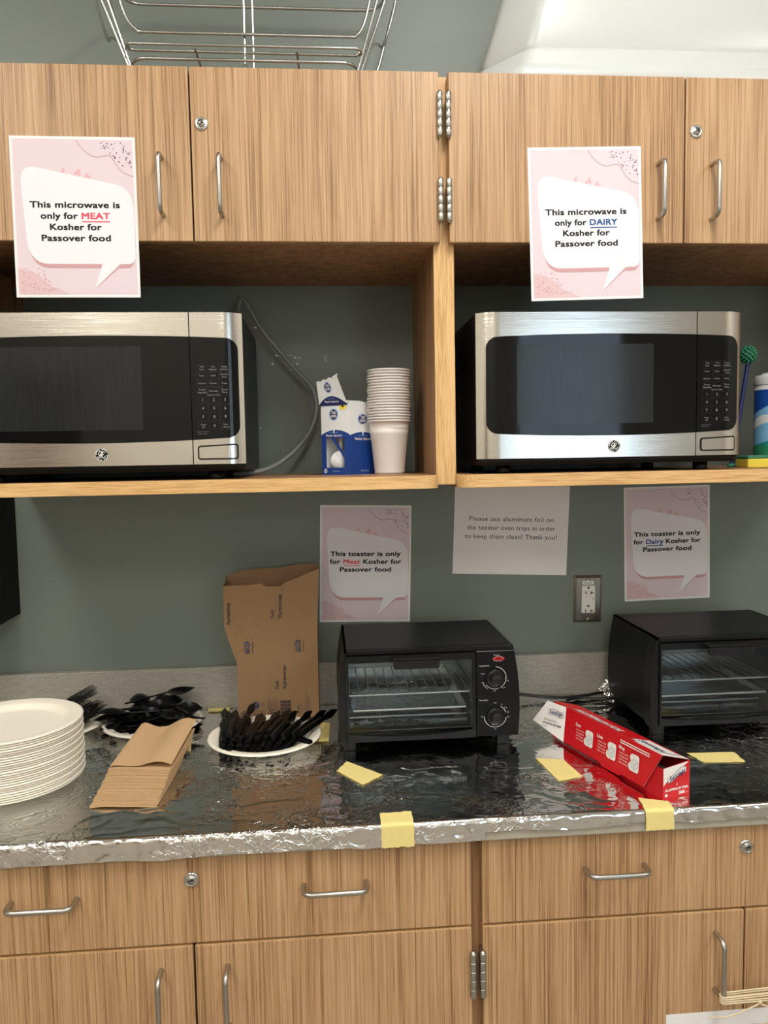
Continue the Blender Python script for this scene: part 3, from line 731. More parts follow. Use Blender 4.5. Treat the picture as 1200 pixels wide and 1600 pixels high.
    def key(xc, zc, w_, h_):
        o = rrect(xc-w_/2, xc+w_/2, zc-h_/2, zc+h_/2, 0.001, 2); i2 = rrect(xc-w_/2+0.0004, xc+w_/2-0.0004, zc-h_/2+0.0004, zc+h_/2-0.0004, 0.0008, 2); n = len(o)
        m.add([f1(*p) for p in o+i2], [(k, (k+1) % n, n+(k+1) % n, n+k) for k in range(n)], 'grey_print' if False else 'key')
    rows = [[('Time', 'Cook'), ('Time', 'Defrost'), ('Weight', 'Defrost')], [('Power',), ('Clock',), ('Kitchen', 'Timer')], [('Popcorn',), ('Potato',), ('Pizza',)], [('Frozen', 'Vegetable'), ('Beverage',), ('Dinner', 'Plate')]]
    for r_i, row in enumerate(rows):
        zc = 0.2025-0.0137*r_i
        for xc, ws in zip(kx, row):
            key(xc, zc, 0.0185, 0.0118)
            for j, wv in enumerate(ws):
                zz = zc+(0.0008 if len(ws) == 2 and j == 0 else (-0.0042 if len(ws) == 2 else -0.0015))
                m.text(wv, f1, 'key_print', width=0.0019*len(wv), size=0.0042, bold=0.0, cx=xc, cy=zz)
    m.text('Express Cook', f1, 'key_print', width=0.022, size=0.0034, cx=kx[1], cy=0.1530)
    for r_i, row in enumerate(('123', '456', '789')):
        for xc, ch in zip(kx, row):
            zc = 0.1455-0.0153*r_i; key(xc, zc, 0.0185, 0.0135); m.text(ch, f1, 'key_print', size=0.0075, cx=xc, cy=zc-0.0027)
    zc = 0.0985
    for xc, ws in zip(kx, (('Pause', 'Off'), ('0',), ('Start', '+ 30 Sec'))):
        key(xc, zc, 0.0185, 0.0135)
        if len(ws) == 1: m.text('0', f1, 'key_print', size=0.0075, cx=xc, cy=zc-0.0027)
        else:
            for j, wv in enumerate(ws): m.text(wv, f1, 'key_print', width=0.0018*len(wv), size=0.0042, cx=xc, cy=zc+0.0008-0.005*j)
    m.text('Lock Control', f1, 'grey_print', width=0.02, size=0.003, cx=kx[0]-0.001, cy=0.0865).text('Hold 3 Sec', f1, 'grey_print', width=0.016, size=0.003, cx=kx[0]-0.002, cy=0.0828)
    m.build('keypad', cp)
    m = MB()
    def lozenge(u0, u1, zb0, zb1, zt0, zt1, rc, off, mat):
        us = sorted([u0+(u1-u0)*i/14 for i in range(15)]+[u0+rc*(1-cos(k*pi/12)) for k in range(1, 6)]+[u1-rc*(1-cos(k*pi/12)) for k in range(1, 6)]); rows_ = []
        for u in us:
            k = (u-u0)/(u1-u0); sd = min(u-u0, u1-u); q = rc-sqrt(max(0, rc*rc-(rc-sd)**2)) if sd < rc else 0
            rows_.append((u, zb0+(zb1-zb0)*k+q, zt0+(zt1-zt0)*k-q))
        n_ = len(rows_); f_ = F(off)
        m.add([f_(u, a) for u, a, b_ in rows_]+[f_(u, b_) for u, a, b_ in rows_], [(i, i+1, n_+i+1, n_+i) for i in range(n_-1)], mat)
        lo = [(f_(u, a)[0], fy(u), a) for u, a, b_ in rows_]; hi = [(f_(u, b_)[0], fy(u), b_) for u, a, b_ in rows_]
        m.add([f_(u, a) for u, a, b_ in rows_]+lo, [(i+1, i, n_+i, n_+i+1) for i in range(n_-1)], mat)
        m.add([f_(u, b_) for u, a, b_ in rows_]+hi, [(i, i+1, n_+i+1, n_+i) for i in range(n_-1)], mat)
    lozenge(0.1745, 0.2475, 0.0365, 0.0365, 0.0622, 0.0655, 0.005, 0.0010, 'black')
    lozenge(0.1773, 0.2447, 0.0393, 0.0393, 0.0595, 0.0627, 0.0030, 0.0018, 'steel'); m.build('door_release_button', cp)
    # round monogram badge
    cx, cz, R0 = 0.004, 0.0488, 0.0115
    m = MB(); f2, f3 = F(0.0012), F(0.0016)
    m.prism(arc(cx, cz, R0, 0, 360, 36)[:-1], lambda a, b_, d: (a, fy(a)-d, b_), 0.0, 0.0012, 'black')
    for k in range(4):      # four curls round the rim
        a0 = 20+90*k
        pts = [(cx+rr*cos(radians(a0+d)), cz+rr*sin(radians(a0+d))) for rr, d in [(R0*0.80, 0), (R0*0.86, 18), (R0*0.90, 38), (R0*0.90, 55), (R0*0.80, 68), (R0*0.70, 60)]]
        add_stroke(m, pts, 0.0010, f3, 'frame_white')
    add_stroke(m, arc(cx, cz, R0*0.985, 0, 360, 40), 0.0006, f3, 'frame_white')
    s_ = R0*0.55
    gg = [(0.1, 0.75), (-0.25, 1.0), (-0.7, 0.75), (-0.85, 0.2), (-0.6, -0.1), (-0.25, 0.2), (0.0, 0.7), (-0.1, 0.0), (-0.3, -0.65), (-0.7, -0.9), (-0.95, -0.6), (-0.6, -0.3), (0.0, -0.1)]
    ee = [(0.75, 0.5), (0.6, 0.85), (0.25, 0.8), (0.15, 0.4), (0.45, 0.12), (0.15, -0.1), (0.05, -0.55), (0.35, -0.9), (0.75, -0.75), (0.95, -0.35)]
    for g in (gg, ee): add_stroke(m, [(cx+p.x*s_, cz+p.y*s_) for p in smooth_path([(a, b_, 0) for a, b_ in g], 5)], 0.0013, f3, 'frame_white')
    m.build('badge', dr_)
    return t
mwl = microwave('stainless and black microwave at the left, with grey cord looping out behind it', -0.636, -0.378)
microwave('stainless and black microwave on the right shelf, below the dairy sign', 0.3168, -0.372)
pts = smooth_path([(-0.42, -0.062, 1.70), (-0.418, -0.04, 1.79), (-0.411, -0.05, 1.835), (-0.398, -0.055, 1.833), (-0.362, -0.055, 1.77), (-0.294, -0.05, 1.687), (-0.258, -0.045, 1.648), (-0.2465, -0.045, 1.612), (-0.25, -0.05, 1.575),
                   (-0.268, -0.055, 1.5365), (-0.305, -0.07, 1.495), (-0.345, -0.09, 1.468), (-0.385, -0.11, 1.456), (-0.43, -0.12, 1.4535)], 8)
MB().tube(pts, 0.0054, 'grey_cord', 10).build('power_cord', mwl, -mwl.location)

# ------------------------------------------------------------------ spoon box and cups
ORIG = (-0.178, -0.205, SH)
bx = thing('spoon_box', 'open blue and white cardboard box of plastic spoons beside the cup stack', 'box', ORIG, radians(0))
# near corner at the origin; one face runs to the right and back, the other to the left and back
dR = Vector((0.0565, 0.044, 0)); dL = Vector((-0.0585, 0.030, 0)); hB = 0.148
nR = Vector((0.044, -0.0565, 0)).normalized(); nL = Vector((-0.030, -0.0585, 0)).normalized()
FR = lambda off: (lambda a, b_: dR*a + Vector((0, 0, b_)) + nR*off)
FL = lambda off: (lambda a, b_: dL*(1-a) + Vector((0, 0, b_)) + nL*off)
m = MB()
arch = lambda a, h0, h1: h0+(h1-h0)*(1-(2*a-1)**2)
def face(fn, top_, with_window, h_blue0, h_blue1, m):
    n = 24; A = [i/n for i in range(n+1)]
    bl = [arch(a, h_blue0, h_blue1) for a in A]
    f0 = fn(0)
    if not with_window:
        m.add([f0(a, 0) for a in A]+[f0(a, z) for a, z in zip(A, bl)], [(i, i+1, n+2+i, n+1+i) for i in range(n)], 'royal')
    else:
        wa0, wa1, wz0, wz1 = 0.17, 0.80, 0.015, 0.077
        cols = sorted(set(A+[wa0, wa1]))
        z_ = lambda a: arch(a, h_blue0, h_blue1)
        for a, c in zip(cols[:-1], cols[1:]):
            if a >= wa0-1e-6 and c <= wa1+1e-6:
                m.add([f0(a, 0), f0(c, 0), f0(c, wz0), f0(a, wz0)], [(0, 1, 2, 3)], 'royal')
                m.add([f0(a, wz1), f0(c, wz1), f0(c, z_(c)), f0(a, z_(a))], [(0, 1, 2, 3)], 'royal')
            else: m.add([f0(a, 0), f0(c, 0), f0(c, z_(c)), f0(a, z_(a))], [(0, 1, 2, 3)], 'royal')
    m.add([f0(a, z) for a, z in zip(A, bl)]+[f0(a, top_(a)) for a in A], [(i, i+1, n+2+i, n+1+i) for i in range(n)], 'box_white')
def emblem(fn, ac, zc, rx, rz, m):
    for lay, k, mat in ((0.0003, 1.22, 'halo'), (0.0005, 1.0, 'navy')):
        m.add([fn(lay)(ac+rx*k*cos(t_), zc+rz*k*sin(t_)) for t_ in [i*tau/28 for i in range(28)]], [tuple(range(28))], mat)
    m.text('Total', fn(0.0008), 'card_white', width=rx*1.15, size=0.010, bold=0.02, cx=ac, cy=zc+0.0012)
    m.text('HOME', fn(0.0008), 'card_white', width=rx*1.5, size=0.008, bold=0.02, cx=ac, cy=zc-0.0062)
face(FR, lambda a: hB+0.002*sin(a*3), False, 0.082, 0.089, m)
face(FL, lambda a: hB-0.002*(1-a), True, 0.084, 0.094, m)
for fn, zt in ((lambda a, b_: dL+dR*a+Vector((0, 0, b_)), hB), (lambda a, b_: dR+dL*a+Vector((0, 0, b_)), hB)):
    m.add([fn(0, 0), fn(1, 0), fn(1, zt), fn(0, zt)], [(0, 1, 2, 3)], 'box_white')
m.add([Vector((0, 0, 0.0005)), dR+Vector((0, 0, 0.0005)), dR+dL+Vector((0, 0, 0.0005)), dL+Vector((0, 0, 0.0005))], [(0, 1, 2, 3)], 'brown_in')
emblem(FR, 0.5, 0.116, 0.155, 0.0095, m); emblem(FL, 0.45, 0.126, 0.13, 0.0105, m)
m.text('Plastic Spoons', FR(0.0006), 'card_white', width=0.66, size=0.0072, bold=0.02, cx=0.52, cy=0.0725)
m.text('Plastic Spoons', FL(0.0006), 'card_white', width=0.56, size=0.0062, bold=0.02, cx=0.45, cy=0.0805)
m.text('medium weight', FR(0.0006), 'halo', width=0.4, size=0.0034, cx=0.52, cy=0.0805).text('medium weight', FL(0.0006), 'halo', width=0.34, size=0.003, cx=0.45, cy=0.0878)
m.text('48 SPOONS', FR(0.0006), 'halo', width=0.32, size=0.005, cx=0.55, cy=0.006).text('48 SPOONS', FL(0.0006), 'halo', width=0.24, size=0.004, cx=0.5, cy=0.006)
for fn, ac, z_ in ((FR, 0.5, 0.0885), (FL, 0.45, 0.0935)):    # little spoon-handle notch
    m.add([fn(0.0005)(ac-0.03, z_+0.006), fn(0.0005)(ac+0.03, z_+0.006), fn(0.0005)(ac+0.02, z_-0.006), fn(0.0005)(ac-0.02, z_-0.006)], [(3, 2, 1, 0)], 'card_white')
m.add([FL(0.0005)(0.13+0.05*cos(t_)-0.0, 0.0085+0.0045*sin(t_)) for t_ in [i*tau/16 for i in range(16)]], [tuple(range(16))], 'card_white')
m.add([FL(0.0006)(0.13+0.025*cos(t_), 0.0085+0.002*sin(t_)) for t_ in [i*tau/8 for i in range(8)]], [tuple(range(8))], 'navy')
m.add([FL(0.0005)(a, b_) for a, b_ in [(0.67, 0.135), (0.88, 0.1365), (0.88, 0.1465), (0.67, 0.1455)]], [(0, 1, 2, 3)], 'yellow')
m.add([FL(0.0007)(0.775+0.045*cos(t_), 0.1425+0.0022*sin(t_)) for t_ in [i*tau/8 for i in range(8)]], [tuple(range(8))], 'ink')
# blue band that crosses the cut-out
m.add([FL(0.0004)(a, b_) for a, b_ in [(0.36, 0.077), (0.46, 0.077), (0.80, 0.045), (0.80, 0.034)]], [(0, 3, 2, 1)], 'royal')
m.build('carton', bx)
# torn front flap standing up, and the bent side flap
m = MB()
FT = lambda off: (lambda a, b_: dL*(1-a)+Vector((-0.003-0.006*b_/0.055+0.006*(b_/0.055)*a*0, -0.0005-b_*0.05, hB-0.003+b_)) + nL*off + Vector((-0.014*a*(b_/0.055), 0, 0)))
n = 16; A = [i/n for i in range(n+1)]
tops = [0.049+0.011*a+0.0012*sin(a*23) for a in A]; bl = [max(0, 0.002+0.017*(1-(2*a-1)**2)) for a in A]
m.add([FT(0)(a, 0) for a in A]+[FT(0)(a, z) for a, z in zip(A, bl)], [(i, i+1, n+2+i, n+1+i) for i in range(n)], 'navy')
m.add([FT(0)(a, z) for a, z in zip(A, bl)]+[FT(0)(a, z) for a, z in zip(A, tops)], [(i, i+1, n+2+i, n+1+i) for i in range(n)], 'box_white')
m.add([FT(0)(1.0, 0.058), FT(0)(0.75, 0.0575), FT(0)(1.0, 0.0625), FT(0)(1.10, 0.0635)], [(0, 3, 2, 1)], 'box_white')
emblem(FT, 0.45, 0.037, 0.125, 0.0095, m)
m.text('Plastic Spoons', FT(0.0006), 'card_white', width=0.5, size=0.0055, bold=0.02, cx=0.48, cy=0.006).text('medium weight', FT(0.0006), 'halo', width=0.3, size=0.003, cx=0.48, cy=0.013)
m.build('torn_flap', bx)
m = MB()
m.add([Vector((0, 0, hB)), dR+Vector((0, 0, hB)), dR*0.90+dL*0.12+Vector((0, 0, hB+0.003)), dR*0.62+dL*0.2+Vector((0, 0, hB+0.007)), dL*0.2+Vector((0, 0, hB+0.007))], [(0, 1, 2, 3, 4)], 'box_white')
m.build('side_flap', bx)
# spoons seen through the cut-out
def spoon_mesh(mat, L=0.155):
    m = MB()
    def fn(a, b_):      # a across, b along
        y = b_*L
        if b_ < 0.62: w = 0.0035+0.0012*(1-b_/0.62); d = 0.0
        else: k = (b_-0.62)/0.38; w = 0.0205*sin(min(1, 0.10+k*0.95)*pi)**0.7+0.001 if k > 0.0 else 0.0035; w = max(w, 0.0025 if k > 0.97 else 0.0038); d = -0.0095*sin(k*pi)
        u = (2*a-1)
        cup = d*(1-u*u) if b_ >= 0.62 else 0.0012*(1-u*u)
        return (u*w, y, cup+0.010*b_*b_*(1-b_)*2+0.004)
    m.grid(fn, 6, 30, mat, thick=0.0014)
    return m
for k, (a, b_, c, rx, ry, rz) in enumerate([(-0.018, 0.024, 0.118, -92, 0, 10), (-0.004, 0.036, 0.117, -90, 6, -40), (0.008, 0.042, 0.119, -91, -3, 70)]):
    o = spoon_mesh('clear_plastic', 0.112).build('plastic_spoon'); o.location = Vector(ORIG)+Vector((a, b_, c)); o.rotation_euler = (radians(rx), radians(ry), radians(rz))
    tag(o, 'clear plastic spoon inside the blue spoon box, seen through its cut-out', 'spoon', 'plastic spoons in the blue box')

cup_prof = [(0.0001, 0.0), (0.0285, 0.0), (0.0315, 0.0015), (0.0318, 0.006), (0.0321, 0.012), (0.0324, 0.013), (0.0395, 0.082), (0.0402, 0.0835), (0.0406, 0.091), (0.0398, 0.092), (0.0425, 0.108), (0.0450, 0.1085), (0.0456, 0.110), (0.0450, 0.1118), (0.0430, 0.112),
            (0.0421, 0.108), (0.0394, 0.092), (0.0391, 0.082), (0.0320, 0.013), (0.0300, 0.0012), (0.0001, 0.0012)]
cup0 = MB().lathe(cup_prof, 'cup', 40).build('plastic_cup')
tag(cup0, 'lowest white plastic cup, the only full-length one of the tall stack', 'cup', 'stacked white cups')
cup0.location = (-0.0945, -0.19, SH)
for k in range(18):
    lab = 'topmost white cup of the tall stack beside the spoon box' if k == 17 else '%s white cup from the top of the tall cup stack' % ORD[17-k]
    dup(cup0, lab, (-0.0945+0.0008*sin(k*1.7)+0.00005*k, -0.19+0.0006*cos(k*2.3), SH+0.0058*(k+1)))

# ------------------------------------------------------------------ right-hand shelf: scrubber, wipes canister, sponge
t = thing('dish_brush', 'green bobbly dish brush head sticking up behind the right microwave', 'brush', (0.684, -0.2, SH))
m = MB().ball((0, 0, 0.241), 0.014, 'green', 14, 10, (1, 1, 1.15))
for k in range(70):
    z = 1-2*(k+0.5)/70; r = sqrt(1-z*z); a = k*2.39996
    m.ball((0.0155*r*cos(a), 0.0155*r*sin(a), 0.241+0.018*z), 0.0032, 'green', 7, 5)
m.build('bristle_head', t)
MB().tube([(-0.034, 0.0, 0.006), (-0.017, 0, 0.118), (0, 0, 0.228)], 0.0045, 'navy', 10).build('handle', t)
MB().lathe([(0.0001, 0), (0.009, 0), (0.009, 0.006), (0.0001, 0.01)], 'green', 14, (-0.034, 0, 0)).build('grip_end', t)
t = thing('wipes_canister', 'white canister with blue and green label at the right edge of the shelf', 'canister', (0.744, -0.205, SH))
m = MB(); R0 = 0.041
def lab(z0, z1, mat, off=0.0004): m.lathe([(R0+off, z0), (R0+off, z1)], mat, 48)
m.lathe([(0.0001, 0), (R0-0.003, 0), (R0, 0.004), (R0, 0.178), (R0-0.002, 0.18), (0.0001, 0.18)], 'can_white', 48)
def band(z_lo, z_hi, mat, off):
    n = 48; vs = []
    for k in range(n+1):
        a = tau*k/n
        for z in (z_lo(a), z_hi(a)): vs.append(((R0+off)*cos(a), (R0+off)*sin(a), z))
    m.add(vs, [(2*k, 2*k+2, 2*k+3, 2*k+1) for k in range(n)], mat, True)
band(lambda a: 0.012, lambda a: 0.165, 'sky_print', 0.0004)
band(lambda a: 0.125+0.018*cos(a+1.2), lambda a: 0.165, 'can_blue', 0.0008)
band(lambda a: 0.085+0.01*sin(2*a), lambda a: 0.10+0.012*sin(2*a+0.4), 'can_white', 0.0008)
band(lambda a: 0.012, lambda a: 0.055+0.012*sin(a*1.0+2.5), 'teal', 0.0008)
band(lambda a: 0.012, lambda a: 0.04+0.006*sin(a*2+1), 'green', 0.0012)
m.build('canister_body', t)
MB().lathe([(R0+0.0012, 0.176), (R0+0.0018, 0.178), (R0+0.0018, 0.192), (R0-0.001, 0.1965), (R0-0.012, 0.198), (R0-0.014, 0.2015), (0.0001, 0.2015)], 'can_white', 48).build('lid', t)
t = thing('sponge', 'yellow sponge with green scouring side lying in front of the canister', 'sponge', (0.685, -0.262, SH), radians(-6))
MB().box(-0.045, 0.055, -0.03, 0.03, 0, 0.019, 'sponge_y', 0.003, 3).build('sponge_block', t)
MB().box(-0.045, 0.055, -0.03, 0.03, 0.0192, 0.0255, 'sponge_g', 0.0015, 2).build('scouring_pad', t)

# ------------------------------------------------------------------ on top of the cabinets
t = thing('wire_basket', 'tapered chrome wire basket standing on the left wall cabinet', 'basket', (-0.36, -0.2, UT))
m = MB(); r = 0.0028
def loop(hx, y0, y1, z, rad=0.02, closed=True):
    return [(a, b_, z) for a, b_ in rrect(-hx, hx, y0, y1, rad, 4)]
# base frame, two loops and the sloping sides
m.tube(loop(0.205, -0.115, 0.115, 0.0045), r, 'wire', 8, True)
m.tube(loop(0.208, -0.13, 0.12, 0.030, 0.03), r, 'wire', 8, True)
m.build('base_frame', t)
MB().tube([(a, b_+0.0, 0.052+0.006*(b_+0.137)*20*(0.2-a)) for a, b_ in rrect(-0.212, 0.214, -0.137, -0.112, 0.012, 4)], r*0.9, 'wire', 8, True).build('handle_loop', t)
m = MB()
for k in range(9): m.tube([(-0.19+k*0.0475, -0.115, 0.008), (-0.19+k*0.0475, 0.0, 0.007), (-0.19+k*0.0475, 0.115, 0.008)], 0.0015, 'wire', 6)
m.build('base_wires', t)
for y, z in ((-0.128, 0.077),):
    m = MB().tube(smooth_path([(-0.275, y, z+0.21), (-0.235, y, z+0.11), (-0.212, y, z+0.030), (-0.190, y, z+0.002), (-0.17, y, z), (0, y, z), (0.18, y, z), (0.205, y, z+0.002), (0.222, y, z+0.030), (0.242, y, z+0.11), (0.275, y, z+0.21)], 5), r, 'wire', 8)
    m.build('cross_wire', t)
for s in (-1, 1):
    for dx, y0, y1 in ((0.0, -0.115, -0.13), (0.013, -0.1, -0.115), (0.02, 0.11, 0.12)):
        MB().tube([(s*(0.203+dx*0.3), y0, 0.006), (s*(0.247+dx), y1, 0.15), (s*(0.283+dx), y1, 0.28)], r, 'wire', 8).build('side_wire', t)
    MB().tube(smooth_path([(s*0.205, -0.11, 0.055), (s*0.245, -0.09, 0.085), (s*0.262, -0.06, 0.10), (s*0.29, -0.04, 0.20), (s*0.30, -0.03, 0.28)], 4), r*0.9, 'wire', 8).build('side_brace', t)
for x, y in ((0.0, -0.118), (0.008, -0.02)):
    MB().tube([(x, y, 0.005), (x+0.001, y-0.006, 0.14), (x, y-0.01, 0.28)], r, 'wire', 8).build('upright', t)
for x in (-0.09, 0.095):
    MB().tube([(x, -0.125, 0.052), (x+0.003, -0.05, 0.045), (x+0.005, 0.0, 0.02), (x+0.005, 0.05, 0.006)], r*0.8, 'wire', 8).build('hook_wire', t)
MB().tube(loop(0.278, -0.145, 0.15, 0.28, 0.04), 0.0035, 'wire', 8, True).build('rim', t)

t = thing('storage_tote', 'large frosted white plastic tote, upside down on top of the right wall cabinet', 'tote', (0.437, -0.185, UT))
def tote_ring(z, hx, hy, rad): return [(a, b_, z) for a, b_ in round_poly([(hx, hy-rad*0.9), (hx-rad, hy), (-hx+rad, hy), (-hx, hy-rad*0.9), (-hx, -hy+rad*1.2), (-hx+rad, -hy), (hx-rad, -hy), (hx, -hy+rad*1.2)], 0.016, 4)]
def shell(B, inset):
    m = MB(); rings = [tote_ring(*q) for q in B]; n = len(rings[0])
    m.add([p for q in rings for p in q], [(i*n+k, i*n+(k+1) % n, (i+1)*n+(k+1) % n, (i+1)*n+k) for i in range(len(rings)-1) for k in range(n)], 'tote', True)
    m.add(rings[-1], [tuple(range(n))], 'tote'); return m
hx_ = lambda z: 0.355-0.30*z ; hy_ = lambda z: 0.146-0.12*z
B = [(0.068, hx_(0.068)-0.004, hy_(0.068)-0.004, 0.075), (0.080, hx_(0.07), hy_(0.07), 0.075), (0.16, hx_(0.16), hy_(0.16), 0.07), (0.27, hx_(0.27), hy_(0.27), 0.065), (0.290, hx_(0.29)-0.006, hy_(0.29)-0.006, 0.06), (0.300, hx_(0.3)-0.018, hy_(0.3)-0.018, 0.05)]
shell(B, 0).build('tub', t)
m = MB(); q = [tote_ring(z, hx_(z)+o, hy_(z)+o, 0.08) for z, o in ((0.0, 0.006), (0.0, 0.016), (0.004, 0.020), (0.024, 0.0195), (0.030, 0.011), (0.036, 0.009), (0.058, 0.0085), (0.066, 0.006), (0.070, 0.0), (0.071, -0.006))]; n = len(q[0])
m.add([p for r in q for p in r], [(i*n+k, i*n+(k+1) % n, (i+1)*n+(k+1) % n, (i+1)*n+k) for i in range(len(q)-1) for k in range(n)], 'tote', True)
m.build('rim', t)

# ------------------------------------------------------------------ aluminium foil laid over the counter
CT = 0.9002
def ridged(x, y, z=0.0):
    return (1-abs(mn.noise((x, y, z))))
def foil_h(x, y, seed, amp):
    a = mn.noise((x*3.1, y*4.3, seed))                     # slow swell
    wx, wy = x+0.05*mn.noise((x*7, y*7, seed+9)), y+0.05*mn.noise((x*7, y*7, seed+19))
    r1 = max(0, ridged(wx*13, wy*17, seed+3)-0.86)/0.14
    r2 = max(0, ridged(wx*31, wy*27, seed+5)-0.84)/0.16
    k = min(1, max(0, 0.5+1.2*mn.noise((x*4.5, y*5.5, seed+31))))
    return 0.0012 + amp*(0.00045*(a+0.6) + 0.0016*r1*r1*k + 0.0009*r2*r2*k + 0.00012*mn.noise((x*60, y*60, seed)))
def foil_sheet(label, xa, xb, yb, wrap, seed, amp=1.0, lift=0.0, skirt=0.03):
    """yb(x): back edge; wrap: folded over the counter's front edge"""
    yf = -0.6255
    nx = int((xb-xa)/0.0045)
    def fn(a, v):
        x = xa+(xb-xa)*a; b_ = yb(x)
        if not wrap:
            y = wrap_y(x)*(1-v)+b_*v
            return (x, y, CT+lift+max(0.0002, foil_h(x, y, seed, amp)))
        tot = (b_-yf)+0.004+skirt+0.006*mn.noise((x*9, 1.0, seed)); s_ = v*tot; edge = (b_-yf)
        if s_ < edge-0.003:
            y = b_-s_; hgt = foil_h(x, y, seed, amp)
            return (x, y, CT+lift+max(0.0002, hgt))
        if s_ < edge+0.003:
            th = (s_-edge+0.003)/0.006*pi/2
            return (x, yf+0.003-0.0045*sin(th)-0.0005, CT+lift+0.0012-0.003+0.0034*cos(th))
        d = s_-edge-0.003
        crk = 0.0022*max(0, ridged(x*34, d*40, seed+2)-0.72)/0.28+0.0012*mn.noise((x*70, d*60, seed+4))+0.0012
        return (x, yf-0.0015-max(0, crk), CT-0.002-d)
    nv = 110 if wrap else 70
    m = MB().grid(fn, nx, nv, 'foil' if not wrap else 'foil', True)
    if wrap:
        # the folded-down strip is more crumpled
        i2 = m.mi('foil_edge')
        for k, f in enumerate(m.f):
            if sum(m.v[j][2] for j in f)/4 < CT-0.0005: m.m[k] = i2
    o = m.build('aluminum_foil_sheet')
    return tag(o, label, 'foil sheet', 'foil sheets covering the counter')
def back_edge(x):
    if x < -0.5: return -0.258-0.03*(x+0.72)*0.3
    if x < -0.2: return -0.262+(x+0.5)/0.3*-0.155
    return -0.417-0.012*sin(x*4)
wrap_y = lambda x: back_edge(x)-0.025
foil_sheet('back aluminum foil sheet lying under the toaster ovens and plates', -1.015, 0.945, lambda x: -0.03-0.006*mn.noise((x*5, 0, 0)), False, 2.0, 1.3)
foil_sheet('left front aluminum foil sheet folded over the counter edge, below napkins and plates', -1.015, 0.012, lambda x: back_edge(x)+0.004*mn.noise((x*12, 3, 1)), True, 7.0, 1.0, 0.0012, 0.0285)
foil_sheet('right front aluminum foil sheet folded over the counter edge, below the red foil box', -0.012, 0.945, lambda x: back_edge(x)-0.006+0.004*mn.noise((x*12, 5, 1)), True, 15.0, 0.8, 0.0020, 0.0165)
FZ = CT+0.0032      # nominal level things stand on

# ------------------------------------------------------------------ masking tape
def tape(pts, label, z=CT+0.0046, over=None, slant=0.0):
    """pts: four corners on the counter, in order; over: hangs down over the front edge by this much"""
    a, b_, c, d = [Vector((*p, 0)) for p in pts]
    def fn(u, v):
        p = (a*(1-u)+b_*u)*(1-v)+(d*(1-u)+c*u)*v
        rag = 0.0022*mn.noise((u*9, p.x*40, p.y*3))*(1 if v in (0.0, 1.0) else 0)
        dirn = (d-a).normalized()
        p = p+dirn*rag
        return (p.x, p.y, z+0.0006*mn.noise((p.x*60, p.y*60, 2)))
    m = MB(); m.grid(fn, 12, 12, 'masking', True, 0.0002)
    if over:
        y = (a.y+b_.y)/2
        m = MB()
        def f2(u, v):
            o0 = over[0]*(1-slant*u); s_ = v*(o0+over[1]); x = (a.x*(1-u)+b_.x*u)+0.001*mn.noise((v*5, 2, a.x)); rag = 0.003*mn.noise((u*7, a.x, 3)) if v in (0.0, 1.0) else 0
            if s_ < o0: return (x+0.3*slant*(o0-s_), -0.6265+(o0-s_)+rag+0.06*(u-0.5)*(o0-s_), z+0.0004*mn.noise((u*5, v*5, a.x)))
            dd = s_-o0
            return (x, -0.6265-0.0042-min(0.0005, dd*0.1), z-0.001-dd-rag)
        m.grid(f2, 10, 28, 'masking', True, 0.0002)
    o = m.build('masking_tape')
    return tag(o, label, 'tape', 'masking tape pieces holding the foil')
tape([(-0.2022, -0.3718), (-0.2225, -0.4141), (-0.1771, -0.4805), (-0.1375, -0.4415)], 'yellow masking tape piece on the foil in front of the left toaster oven')
tape([(0.1583, -0.4004), (0.2082, -0.4127), (0.2192, -0.4927), (0.1703, -0.5059)], 'yellow masking tape piece on the foil left of the red box, below its white flap')
tape([(0.4524, -0.4114), (0.4625, -0.4589), (0.5398, -0.4654), (0.5447, -0.4164)], 'yellow masking tape piece on the foil in front of the right toaster oven')
tape([(-0.565, -0.2266), (-0.5188, -0.2337), (-0.5118, -0.2826), (-0.560, -0.2747)], 'yellow masking tape piece peeking out right of the kraft napkins')
tape([(-0.515, -0.021), (-0.466, -0.021), (-0.464, -0.047), (-0.513, -0.045)], 'yellow masking tape piece at the backsplash between spoons and paper bag')
tape([(-0.262, -0.15), (-0.232, -0.155), (-0.236, -0.265), (-0.27, -0.262)], 'yellow masking tape piece under the right rim of the knife plate')
tape([(-0.1555, 0), (-0.1035, 0), (0, 0), (0, 0)], 'yellow masking tape folded over the counter edge left of center', over=(0.036, 0.037))
tape([(0.276, 0), (0.3235, 0), (0, 0), (0, 0)], 'yellow masking tape folded over the counter edge below the red foil box', over=(0.042, 0.033), slant=0.5)

